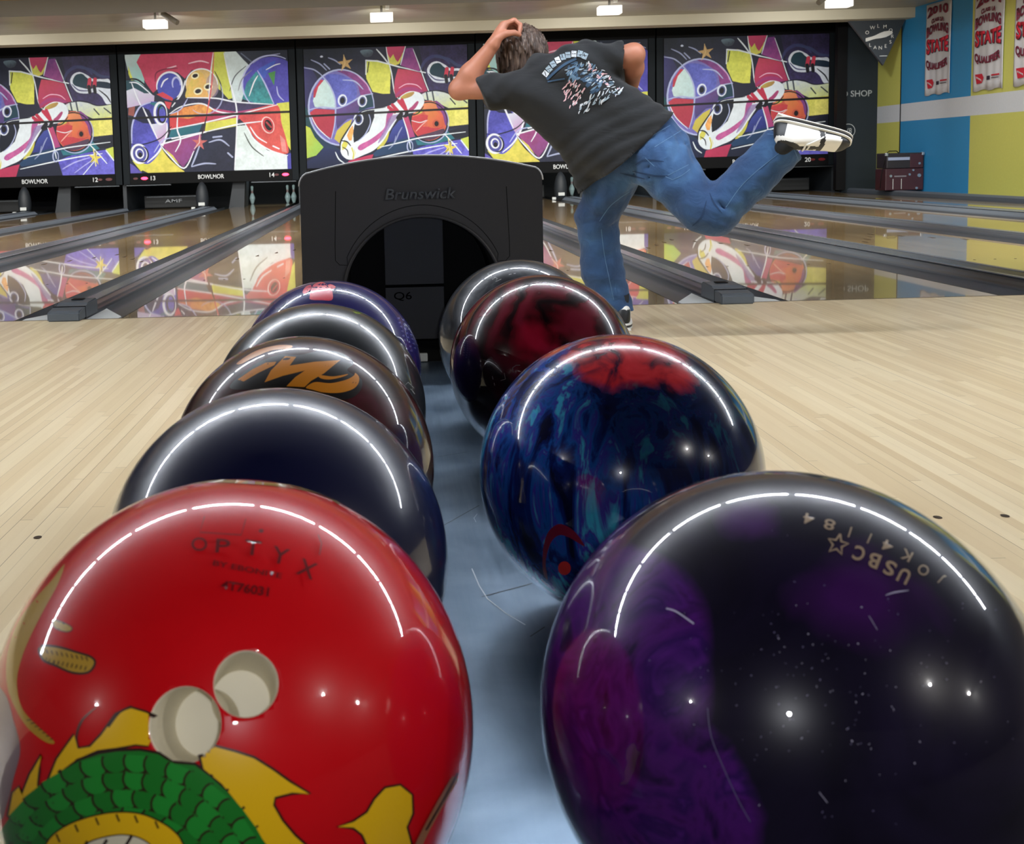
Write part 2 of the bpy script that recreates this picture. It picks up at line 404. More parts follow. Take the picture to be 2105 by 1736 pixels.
# ------------------------------------------------------------------ pin decks
M['curtain'] = mat('curtain_dark', (16, 20, 23), .7)
M['kick'] = mat('kickback_grey', (32, 38, 44), .55)
gaps = [-2.5, -1.5, -.5, .5, 1.5, 2.5]
for i, h_ in enumerate(gaps):
    x = h_*PW+XC
    o = MB().box(x-.035, x+.035, 23.05, 25.45, -.05, .62).build('kickback_plate', M['kick'])
    tag(o, 'dark upright side plate under the gap %s' % ['at the far left edge', 'between panels 12 and 13', 'between panels 14 and the one behind the hood', 'behind the bowler', 'right of the bowler by the raised knee', 'at the last panel, beside the charcoal wall'][i], 'side plate', 'side plates between pinsetters')
for k in (-2, -1, 0, 1, 2):
    nm = {-2: 'under the far left panel', -1: 'between lanes 13 and 14', 0: 'behind the hood', 1: 'behind the bowler', 2: 'under the rightmost panel, by the raised shin'}[k]
    t = empty('ball_door_housing', (pc(k)-.15, 22.7, 0))
    tag(t, 'grey bullet shaped cover on the track end %s' % nm, 'ball return cover', 'bullet shaped track covers')
    mb = MB(); mb.lathe([(.10, 0), (.115, .08), (.125, .2), (.115, .32), (.085, .43), (.04, .5), (.004, .52)], 20); mb.build('shell', M['kick'], t)
    MB().box(-.17, .17, -.16, .1, -.06, .03, .01).build('base', M['black'], t)
    MB().box(-.06, .06, -.125, -.115, .07, .13, .004).build('oval_plate', M['pale'], t)
    for sx in (-1, 1): MB().box(sx*.15-.035, sx*.15+.035, -.2, -.16, .0, .05, .004).build('corner_block', M['pale'], t)
    o = MB().prism([(pc(k)+.28, -.02), (pc(k)+.40, .58), (pc(k)+.62, .58), (pc(k)+.58, -.02)], 'y', 23.2, 23.9).build('guard_panel', M['kick'])
    tag(o, 'slanted grey guard panel, %s' % nm, 'guard panel', 'slanted guard panels')
for (k, s), n in lane_no.items():
    if n not in (11, 13, 15, 17, 19, 20): continue
    cx = pc(k)+(GA+LW/2)*(1 if s else -1)
    t = empty('pinsetter_sweep', (cx, 23.6, 0))
    tag(t, 'dark lowered sweep bar across the lane %s' % where[n], 'sweep bar', 'lowered sweep bars')
    mb = MB(); mb.box(-.55, .55, 0, .06, .02, .26, .015); mb.build('sweep_board', M['curtain'], t)
    MB().box(-.5, .5, -.01, .0, .225, .245, .003).build('sweep_rail', M['steel'], t)
    if n == 13: lettering('lettering', 'AMF', mat('lettering_grey', (150, 155, 160), .5), t, (.03, -.012, .15), EX, EZ, .34, .07, .01)
mb = MB(); mb.box(XL, 8.4, 25.5, 25.6, -.1, 3.2)
tag(mb.build('pit_curtain', M['pit']), 'black curtain wall behind the pins, under the painted panels', 'curtain')

# unseen lamps added to brighten the two decks with standing pins
for n in (14, 18):
    kx = pc(-1 if n == 14 else 1)+GA+LW/2
    t = empty('added_pin_lamp', (kx, 23.5, .78)); tag(t, 'added lamp brightening the pins %s' % ('left of the hood' if n == 14 else 'seen beside the hanging shirt hem'), 'lamp')
    MB().tube([(-.4, 0, 0), (.4, 0, 0)], .015, 8).build('lamp_tube', M['fixture'], t)
    MB().box(-.42, .42, -.412, .012, .015, .03).build('bracket', M['black'], t)
    a = bpy.data.lights.new('pin_fill', 'AREA'); a.shape = 'RECTANGLE'; a.size = .8; a.size_y = .06; a.energy = 9; a.color = (.9, 1, 1)
    ao = bpy.data.objects.new('pin_fill', a); col.objects.link(ao); ao.location = (kx, 23.53, .76); ao.rotation_euler = (math.radians(60), 0, 0)
# pins
M['pin'] = mat('pin_white', (205, 228, 226), .3, coat=.5); M['pin_red'] = mat('pin_red', (190, 30, 40), .4)
PROF = [(.0258, 0), (.0286, .008), (.036, .03), (.050, .075), (.0585, .11), (.0605, .1143), (.058, .14), (.049, .17), (.036, .20), (.0275, .22), (.0235, .235), (.0228, .254), (.0245, .28), (.0285, .315), (.0323, .343), (.030, .362), (.02, .376), (.006, .381)]
def pr_at(z):
    for (r0, z0), (r1, z1) in zip(PROF, PROF[1:]):
        if z0 <= z <= z1: return r0+(r1-r0)*(z-z0)/(z1-z0)
def make_pin():
    t = empty('bowling_pin')
    MB().lathe(PROF, 24).build('pin_body', M['pin'], t)
    for z in (.232, .262):
        MB().lathe([(pr_at(z)-.001, z), (pr_at(z)+.0008, z), (pr_at(z+.011)+.0008, z+.011), (pr_at(z+.011)-.001, z+.011)], 24).build('neck_stripe', M['pin_red'], t)
    return t
cx14, cx18 = pc(-1)+GA+LW/2, pc(1)+GA+LW/2
HY = YF+18.29
first = None
for (cx, dx, dy, lb) in [(cx14, -.36, .79, 'white bowling pin standing alone at the left of the lane under number 14'),
                         (cx14, .385, .79, 'white bowling pin left of the pair by the left edge of the hood'),
                         (cx14, .515, .79, 'white bowling pin partly hidden behind the left edge of the hood, right of the pair'),
                         (cx18, -.457, .79, 'white bowling pin seen between the hood and the hanging shirt hem')]:
    p = make_pin() if first is None else copy_tree(first)
    first = first or p
    p.location = (cx+dx, HY+dy, 0); tag(p, lb, 'bowling pin', 'standing bowling pins')

# ------------------------------------------------------------------ a small painter for the panels (colour kept on a dense grid of vertices)
class Canvas:
    def __init__(s, w, h, x0, y0, x1, y1, ss=2, bg=(30, 32, 52)):
        s.w, s.h, s.ss = w, h, ss
        s.W, s.H = w*ss, h*ss
        s.x = np.linspace(x0, x1, s.W, dtype=np.float32); s.y = np.linspace(y0, y1, s.H, dtype=np.float32)
        s.img = np.zeros((s.H, s.W, 3), np.float32); s.img[:] = [lin(c) for c in bg]
        rs = np.random.RandomState(5); s.noise = np.zeros((s.H, s.W), np.float32)
        for q in (6, 14, 34, 80):
            g = rs.rand(q+2, int(q*1.6)+2)
            yi = np.linspace(0, q, s.H); xi = np.linspace(0, int(q*1.6), s.W)
            y0_, x0_ = yi.astype(int), xi.astype(int); fy, fx = (yi-y0_)[:, None], (xi-x0_)[None, :]
            fy, fx = fy*fy*(3-2*fy), fx*fx*(3-2*fx)
            s.noise += ((g[y0_][:, x0_]*(1-fy)*(1-fx)+g[y0_+1][:, x0_]*fy*(1-fx)+g[y0_][:, x0_+1]*(1-fy)*fx+g[y0_+1][:, x0_+1]*fy*fx)-.5)*.5
    def _box(s, xs, ys, pad):
        a = np.searchsorted(s.x, min(xs)-pad); b = np.searchsorted(s.x, max(xs)+pad)
        c = np.searchsorted(s.y, min(ys)-pad); d = np.searchsorted(s.y, max(ys)+pad)
        return a, b, c, d
    def smooth(s, P, n=6, closed=True):
        P = np.array(P, float); out = []; N = len(P)
        for i in range(N if closed else N-1):
            p0, p1, p2, p3 = (P[(i-1) % N], P[i], P[(i+1) % N], P[(i+2) % N]) if closed else (P[max(i-1, 0)], P[i], P[i+1], P[min(i+2, N-1)])
            for t in np.linspace(0, 1, n, endpoint=False):
                out.append(.5*((2*p1)+(-p0+p2)*t+(2*p0-5*p1+4*p2-p3)*t*t+(-p0+3*p1-3*p2+p3)*t**3))
        if not closed: out.append(P[-1])
        return np.array(out)
    def mask(s, P, soft=0):
        xs, ys = P[:, 0], P[:, 1]
        a, b, c, d = s._box(xs, ys, 2)
        if b <= a or d <= c: return None
        X = s.x[a:b][None, :]; Y = s.y[c:d][:, None]; m = np.zeros((d-c, b-a), bool)
        x0, y0 = xs, ys; x1, y1 = np.roll(xs, -1), np.roll(ys, -1)
        for i in range(len(xs)):
            if y0[i] == y1[i]: continue
            cond = (y0[i] > Y) != (y1[i] > Y)
            m ^= cond & (X < (x1[i]-x0[i])*(Y-y0[i])/(y1[i]-y0[i])+x0[i])
        return (slice(c, d), slice(a, b)), m.astype(np.float32)
    def put(s, sl, m, c, c2=None, ang=0, tex=.25, alpha=1):
        tex *= .55
        C = np.array([lin(v) for v in c], np.float32)
        if c2 is not None:
            C2 = np.array([lin(v) for v in c2], np.float32)
            Y, X = np.mgrid[0:m.shape[0], 0:m.shape[1]].astype(np.float32)
            t = (X/max(1, m.shape[1]))*math.cos(ang)+(Y/max(1, m.shape[0]))*math.sin(ang)
            t = np.clip(t+s.noise[sl]*.5, 0, 1)[..., None]
            Cc = C*(1-t)+C2*t
        else: Cc = C*np.ones(m.shape+(1,), np.float32)
        Cc = Cc*(1+tex*2*s.noise[sl][..., None])
        a = (m*alpha)[..., None]
        s.img[sl] = s.img[sl]*(1-a)+Cc*a
    def poly(s, c, pts, c2=None, ang=0, curve=False, tex=.25, alpha=1):
        P = s.smooth(pts) if curve else np.array(pts, float)
        r = s.mask(P)
        if r: s.put(r[0], r[1], c, c2, ang, tex, alpha)
    def ell(s, c, cx, cy, rx, ry, rot=0, **k):
        t = np.linspace(0, 2*math.pi, 48, endpoint=False); a = math.radians(rot)
        P = np.stack([cx+rx*np.cos(t)*math.cos(a)-ry*np.sin(t)*math.sin(a), cy+rx*np.cos(t)*math.sin(a)+ry*np.sin(t)*math.cos(a)], 1)
        s.poly(c, P, **k)
    def ring(s, c, cx, cy, rx, ry, w, rot=0, a0=0, a1=360, **k):
        t = np.radians(np.linspace(a0, a1, 40)); a = math.radians(rot)
        P = [(cx+rx*math.cos(q)*math.cos(a)-ry*math.sin(q)*math.sin(a), cy+rx*math.cos(q)*math.sin(a)+ry*math.sin(q)*math.cos(a)) for q in t]
        s.line(c, P, w, curve=False, **k)
    def line(s, c, pts, w, curve=True, alpha=1, tex=.1):
        P = s.smooth(pts, 6, False) if curve and len(pts) > 2 else np.array(pts, float)
        a, b, cc, d = s._box(P[:, 0], P[:, 1], w+2)
        if b <= a or d <= cc: return
        X = s.x[a:b][None, :]; Y = s.y[cc:d][:, None]; D = np.full((d-cc, b-a), 1e9, np.float32)
        n = len(P)-1
        for i in range(n):
            p, q = P[i], P[i+1]; v = q-p; L = max(1e-6, v@v)
            t = np.clip(((X-p[0])*v[0]+(Y-p[1])*v[1])/L, 0, 1)
            f = (i+.5)/n; ww = w/2*(.55+.9*math.sin(math.pi*min(.97, max(.03, f)))**.6)
            D = np.minimum(D, np.hypot(X-p[0]-t*v[0], Y-p[1]-t*v[1])-ww)
        m = np.clip(.5-D/2.5, 0, 1)
        s.put((slice(cc, d), slice(a, b)), m, c, tex=tex, alpha=alpha)
    def star(s, c, cx, cy, r, rot=0, out=None, sx=1.0):
        P = [(cx+sx*(r if i % 2 == 0 else r*.36)*math.sin(math.radians(36*i+rot)), cy-(r if i % 2 == 0 else r*.36)*math.cos(math.radians(36*i+rot))) for i in range(10)]
        s.poly(c, P)
        s.line(out or (245, 235, 180), P[:1]+[(cx, cy)]+P[6:7], 4, curve=False)
    def done(s):
        k = s.ss
        im = s.img.reshape(s.h, k, s.w, k, 3).mean((1, 3)); g = (im*[.25, .65, .10]).sum(2, keepdims=True)
        return im*.88*[.97, .98, 1.06]+g*.10

def panel_a():
    c = Canvas(400, 292, 112, 452, 1628, 1560)
    wh, lt, dk = (222, 232, 232), (170, 180, 215), (20, 24, 36)
    c.poly((22, 30, 42), [(100, 440), (700, 440), (700, 800), (100, 800)], (30, 34, 60), 1.5)
    c.poly((58, 56, 112), [(100, 600), (190, 640), (250, 760), (160, 1000), (100, 1000)], (34, 34, 70), .6, tex=.6)
    c.poly((18, 74, 76), [(100, 960), (180, 1100), (330, 1320), (460, 1420), (380, 1480), (100, 1300)], (28, 50, 80), 1.2)
    c.poly((196, 208, 44), [(110, 1160), (150, 1180), (190, 1270), (270, 1365), (200, 1440), (110, 1465)], (150, 190, 60), 1)
    c.poly((34, 48, 92), [(100, 1500), (205, 1440), (280, 1370), (430, 1400), (560, 1570), (100, 1570)], (20, 30, 60), 1.2, tex=.5)
    c.poly((40, 34, 64), [(1180, 440), (1640, 440), (1640, 1000), (1300, 1000)], (58, 48, 96), 1.4, tex=.4)
    for p in ([(180, 550), (260, 590), (320, 650)], [(340, 535), (400, 560), (450, 600)], [(110, 620), (200, 640), (270, 690)], [(300, 590), (350, 640)]): c.line(lt, p, 8, alpha=.8)
    c.ell((200, 210, 225), 278, 523, 14, 9)
    c.poly((120, 150, 160), [(640, 480), (720, 470), (760, 490), (740, 530), (690, 540), (660, 520)], (60, 70, 80), 1, curve=True, alpha=.8)
    # left ball
    c.ell((112, 106, 176), 448, 1000, 306, 352, tex=.3)
    c.poly((112, 50, 118), [(400, 650), (520, 655), (640, 730), (720, 830), (748, 900), (640, 900), (600, 780), (500, 700)], (140, 60, 130), .8, curve=True)
    c.poly((76, 84, 172), [(310, 700), (420, 690), (540, 740), (595, 820), (590, 900), (540, 970), (430, 1000), (395, 900), (350, 780)], (98, 106, 196), 1, curve=True, tex=.35)
    c.poly((206, 230, 218), [(205, 860), (262, 760), (300, 735), (352, 810), (385, 900), (390, 1000), (290, 1005), (200, 985), (185, 930)], (190, 220, 214), .5)
    c.poly((196, 48, 68), [(190, 900), (196, 830), (262, 735), (292, 742), (240, 800), (205, 900)])
    c.poly((196, 52, 72), [(150, 1040), (200, 1004), (300, 1012), (384, 1020), (384, 1130), (352, 1290), (260, 1230), (185, 1140)], (170, 44, 66), 1.2, tex=.3)
    c.poly((120, 80, 150), [(390, 1022), (500, 985), (620, 925), (642, 940), (610, 1040), (560, 1100), (500, 1110), (400, 1200)], (60, 60, 110), 1.1, tex=.5)
    c.poly((214, 204, 44), [(372, 1290), (400, 1215), (470, 1150), (545, 1110), (520, 1190), (470, 1250), (425, 1335)], (190, 170, 50), 1)
    c.poly((22, 62, 78), [(620, 930), (680, 895), (745, 882), (756, 1000), (700, 1010), (610, 1042)])
    c.poly((24, 32, 50), [(600, 1060), (756, 1012), (752, 1100), (700, 1230), (620, 1300), (555, 1332), (550, 1240), (565, 1170)], (14, 22, 36), 1)
    c.poly((222, 140, 56), [(486, 1262), (520, 1200), (556, 1158), (560, 1220), (540, 1310), (510, 1300)], (240, 170, 80), 1)
    c.ring(lt, 448, 1000, 306, 352, 11); c.ring(dk, 448, 1000, 316, 362, 8, a0=270, a1=345)
    c.line(lt, [(268, 690), (345, 790), (392, 930), (385, 1130), (345, 1290)], 9); c.line(lt, [(140, 1015), (260, 990), (400, 1005), (520, 965), (640, 900), (745, 880)], 10)
    c.line(wh, [(160, 1060), (220, 1180), (330, 1290)], 6); c.line(lt, [(470, 745), (580, 760), (655, 835)], 9); c.line((215, 150, 190), [(600, 700), (690, 790), (715, 850)], 6)
    for x, y in ((460, 932), (645, 945), (605, 1112)):
        c.ell((214, 222, 232), x, y, 44, 56, 8); c.ell((70, 80, 130), x+2, y+2, 30, 42, 8); c.ell((12, 14, 26), x, y+2, 21, 29, 8)
    c.line((130, 150, 170), [(560, 1200), (640, 1200), (690, 1130)], 7, alpha=.6); c.line(lt, [(700, 1060), (715, 1150), (660, 1260), (590, 1320)], 6)
    c.star((196, 158, 90), 495, 590, 78, -8, (225, 190, 120))
    # middle shapes
    c.poly((200, 210, 46), [(684, 640), (700, 575), (790, 570), (895, 605), (918, 660), (905, 885), (840, 885), (745, 862), (690, 740)], (214, 214, 60), 1, tex=.3)
    c.line(wh, [(686, 700), (690, 570), (800, 580), (1000, 640), (1240, 700)], 9, curve=False)
    c.line(dk, [(700, 680), (716, 588)], 7)
    c.poly((196, 206, 52), [(885, 500), (905, 600), (960, 625), (1000, 610), (1045, 510)], (210, 200, 60), 1)
    c.poly((202, 56, 98), [(876, 440), (1062, 440), (1020, 540), (985, 595), (965, 570), (945, 520), (915, 560), (890, 510)], (180, 50, 90), 1)
    c.line(wh, [(880, 450), (895, 560), (925, 700), (945, 860), (980, 930)], 7); c.line(wh, [(1060, 450), (1030, 550), (1010, 620)], 7); c.line(wh, [(790, 470), (850, 540), (900, 610)], 9)
    c.poly((112, 52, 128), [(1066, 470), (1128, 466), (1180, 620), (1190, 690), (1100, 662), (1010, 625)], (150, 60, 130), 1)
    c.poly((202, 60, 84), [(985, 655), (1100, 672), (1195, 700), (1230, 800), (1262, 890), (1180, 880), (1080, 880), (960, 925), (942, 850), (955, 750)], (170, 40, 84), 1, tex=.3)
    c.line((160, 50, 110), [(960, 900), (1040, 850), (1140, 850), (1230, 890)], 22); c.line((240, 180, 200), [(990, 835), (1060, 800), (1150, 810), (1200, 850)], 6)
    c.line(wh, [(1130, 480), (1180, 620), (1240, 800), (1290, 930), (1330, 1040)], 6)
    # upper right pin
    c.ring((60, 64, 110), 1340, 690, 140, 140, 22, a0=190, a1=330, alpha=.8)
    c.line((60, 70, 110), [(1330, 550), (1450, 580), (1540, 640), (1628, 650)], 20, alpha=.8)
    c.poly((214, 222, 228), [(1255, 690), (1285, 620), (1350, 598), (1420, 630), (1470, 665), (1560, 670), (1630, 690), (1630, 900), (1585, 905), (1540, 830), (1480, 790), (1400, 800), (1310, 780)], curve=True)
    c.poly((20, 66, 74), [(1278, 680), (1310, 625), (1370, 615), (1410, 650), (1470, 690), (1540, 690), (1630, 710), (1630, 760), (1500, 745), (1430, 760), (1330, 735), (1290, 715)], (20, 40, 60), .6, curve=True)
    c.line((60, 60, 110), [(1270, 710), (1330, 765), (1420, 775)], 8)
    for x in (1440, 1490): c.line((200, 40, 70), [(x, 670), (x-12, 740)], 24, curve=False); c.line((16, 16, 26), [(x-12, 735), (x-6, 790)], 22, curve=False)
    c.line(dk, [(1520, 770), (1590, 830), (1625, 890)], 9)
    # right pale sweep + yellow
    c.poly((206, 216, 216), [(1185, 905), (1240, 880), (1330, 872), (1420, 890), (1500, 915), (1630, 908), (1630, 1060), (1500, 1060), (1400, 1010), (1330, 965), (1230, 950)], (196, 206, 130), 1.2, tex=.3)
    c.poly((206, 206, 54), [(1420, 1040), (1630, 1020), (1630, 1190), (1440, 1205), (1400, 1100)], (222, 214, 90), .6, tex=.35)
    c.line(dk, [(1190, 885), (1320, 868), (1400, 878), (1500, 915), (1630, 905)], 8)
    for x in (1245, 1300): c.line((60, 70, 80), [(x, 880), (x+12, 955)], 10)
    c.line((40, 50, 60), [(1465, 945), (1510, 1000)], 8); c.line((40, 50, 60), [(1560, 940), (1620, 990)], 8)
    # lower blue and teal fields
    c.poly((70, 84, 170), [(860, 1340), (920, 1210), (980, 1140), (1030, 1120), (1060, 1200), (1075, 1300), (960, 1330)], (40, 50, 120), 1.1, tex=.5)
    c.poly((24, 76, 116), [(730, 1440), (800, 1380), (960, 1320), (1130, 1290), (1400, 1240), (1630, 1210), (1630, 1300), (1300, 1370), (1000, 1440), (760, 1480)], (30, 40, 70), .5, tex=.5)
    c.poly((24, 28, 42), [(1400, 1270), (1440, 1245), (1630, 1200), (1630, 1310), (1480, 1320)])
    c.poly((26, 36, 62), [(700, 1560), (740, 1470), (1000, 1430), (1110, 1430), (1130, 1570), (700, 1570)], (20, 26, 48), 1)
    c.poly((72, 66, 168), [(1100, 1420), (1240, 1370), (1560, 1330), (1630, 1440), (1630, 1570), (1140, 1570)], (100, 96, 196), 1.1, tex=.5)
    c.poly((186, 200, 50), [(1555, 1325), (1630, 1305), (1630, 1420), (1590, 1390)])
    c.poly((26, 110, 120), [(1130, 1320), (1260, 1350), (1400, 1300), (1430, 1240), (1500, 1320), (1300, 1370), (1150, 1370)])
    # right ball
    c.ell((212, 92, 62), 1262, 1150, 170, 190, tex=.3)
    c.poly((222, 148, 86), [(1210, 980), (1300, 970), (1360, 1010), (1290, 1100), (1230, 1080)], (226, 110, 60), 1, curve=True)
    c.poly((126, 60, 130), [(1330, 960), (1400, 1020), (1440, 1120), (1430, 1200), (1410, 1180), (1390, 1090), (1340, 1020)], curve=True)
    c.poly((204, 58, 62), [(1096, 1110), (1200, 1085), (1275, 1100), (1240, 1150), (1200, 1200), (1400, 1205), (1340, 1235), (1160, 1285), (1110, 1210)], (190, 50, 60), 1)
    c.poly((226, 128, 54), [(1270, 1060), (1350, 1070), (1400, 1190), (1330, 1215), (1250, 1190)], (210, 90, 50), 1, curve=True)
    c.line((236, 170, 150), [(1140, 1240), (1200, 1180), (1250, 1140)], 7); c.line(wh, [(1100, 1140), (1180, 1160), (1240, 1140)], 5)
    c.poly((30, 50, 80), [(1150, 1290), (1280, 1255), (1400, 1225), (1380, 1280), (1290, 1325), (1200, 1320)], curve=True, alpha=.9)
    c.ring(dk, 1262, 1155, 170, 182, 9); c.ring(lt, 1268, 1160, 178, 192, 7, a0=-40, a1=130)
    c.ell((190, 80, 50), 1328, 1176, 34, 38); c.ell((20, 14, 20), 1332, 1176, 20, 25)
    c.poly((196, 60, 96), [(1020, 1110), (1070, 1100), (1100, 1200), (1130, 1290), (1075, 1300), (1045, 1200)], (170, 60, 120), 1)
    # the big pin
    c.poly((220, 230, 230), [(432, 1330), (445, 1290), (500, 1215), (565, 1120), (640, 1045), (760, 1020), (880, 1000), (960, 960), (1010, 905), (1090, 868), (1180, 885), (1222, 950), (1205, 1010), (1150, 1060), (1060, 1075), (980, 1110), (920, 1190), (850, 1300), (750, 1400), (640, 1450), (520, 1490), (450, 1455), (425, 1390)], curve=True, tex=.15)
    c.poly((24, 32, 50), [(600, 1060), (690, 1035), (756, 1030), (752, 1100), (700, 1230), (620, 1300), (555, 1332), (550, 1240), (565, 1170)], (14, 22, 36), 1)
    c.poly((222, 140, 56), [(492, 1262), (520, 1200), (550, 1168), (556, 1220), (535, 1310), (510, 1310)], (240, 170, 80), 1)
    c.ell((214, 222, 232), 605, 1112, 46, 58, 8); c.ell((70, 80, 130), 607, 1114, 32, 44, 8); c.ell((12, 14, 26), 605, 1112, 22, 31, 8)
    c.line(lt, [(700, 1060), (715, 1150), (660, 1260), (590, 1320)], 7)
    c.poly((160, 70, 140), [(590, 1385), (615, 1350), (700, 1310), (790, 1250), (850, 1190), (870, 1080), (900, 1030), (940, 1040), (900, 1130), (850, 1240), (770, 1320), (680, 1375), (620, 1405)], (200, 90, 150), .5, curve=True)
    c.poly((140, 110, 170), [(900, 1100), (960, 1080), (1040, 1070), (960, 1120), (900, 1190), (830, 1300), (780, 1340), (850, 1200)], curve=True, alpha=.8)
    c.poly((196, 190, 60), [(770, 1395), (840, 1310), (890, 1230), (870, 1310), (820, 1380)], curve=True)
    c.poly((206, 190, 60), [(1000, 925), (1060, 885), (1130, 875), (1110, 910), (1040, 935)], (170, 130, 60), .5, curve=True)
    for a_, b_ in (((890, 1010), (945, 1055)), ((925, 990), (975, 1050)), ((985, 955), (1055, 1045)), ((1015, 945), (1045, 1020))): c.line((192, 36, 66), [a_, b_], 22, curve=False)
    c.line((170, 60, 110), [(1085, 1040), (1120, 1020), (1160, 970)], 24); c.line((206, 196, 60), [(1140, 1080), (1190, 1060), (1205, 1040)], 16)
    c.line((14, 14, 22), [(975, 1110), (1005, 1075)], 26, curve=False); c.line((14, 14, 22), [(1045, 1095), (1060, 1060)], 22, curve=False); c.line(dk, [(960, 1130), (1060, 1095), (1160, 1075), (1215, 1010)], 8)
    c.line(dk, [(425, 1400), (432, 1320), (490, 1225), (560, 1125)], 10); c.line(dk, [(560, 1125), (620, 1050), (700, 1025), (860, 1010)], 7)
    c.poly((206, 200, 60), [(440, 1350), (470, 1300), (500, 1340), (480, 1380), (445, 1400)]); c.line(dk, [(440, 1310), (490, 1320), (525, 1360)], 9); c.line(dk, [(450, 1370), (490, 1400), (500, 1450)], 7)
    c.line((206, 200, 60), [(535, 1380), (555, 1430), (545, 1480)], 16); c.line(wh, [(540, 1370), (560, 1440), (550, 1490)], 4)
    c.poly((198, 48, 92), [(500, 1500), (560, 1485), (680, 1455), (735, 1445), (690, 1570), (480, 1570)], (180, 40, 80), 1)
    for p in ([(740, 1490), (1000, 1440), (1300, 1390), (1520, 1365)], [(800, 1380), (1000, 1340), (1200, 1300), (1600, 1260)], [(1020, 1110), (1060, 1250), (1085, 1400)], [(1400, 1270), (1480, 1360), (1560, 1460)], [(380, 1415), (410, 1480), (460, 1520)], [(1560, 1340), (1625, 1430)]): c.line(wh, p, 8)
    c.line(lt, [(940, 1340), (980, 1250), (1010, 1200)], 8, alpha=.6); c.line(lt, [(880, 1400), (930, 1350), (950, 1280)], 7, alpha=.6); c.ring(lt, 1080, 1380, 26, 50, 8)
    c.line((190, 190, 240), [(1140, 1500), (1260, 1440), (1400, 1400)], 9, alpha=.7); c.line((190, 190, 240), [(1250, 1540), (1400, 1440), (1500, 1400)], 7, alpha=.7); c.line(wh, [(1330, 1560), (1440, 1440)], 5)
    c.star((214, 196, 60), 1450, 1405, 72, 10, (60, 60, 30)); c.line((230, 220, 120), [(1440, 1320), (1455, 1480)], 6)
    c.line((8, 8, 12), [(100, 1072), (1640, 1040)], 14, curve=False, tex=0)
    return c.done()

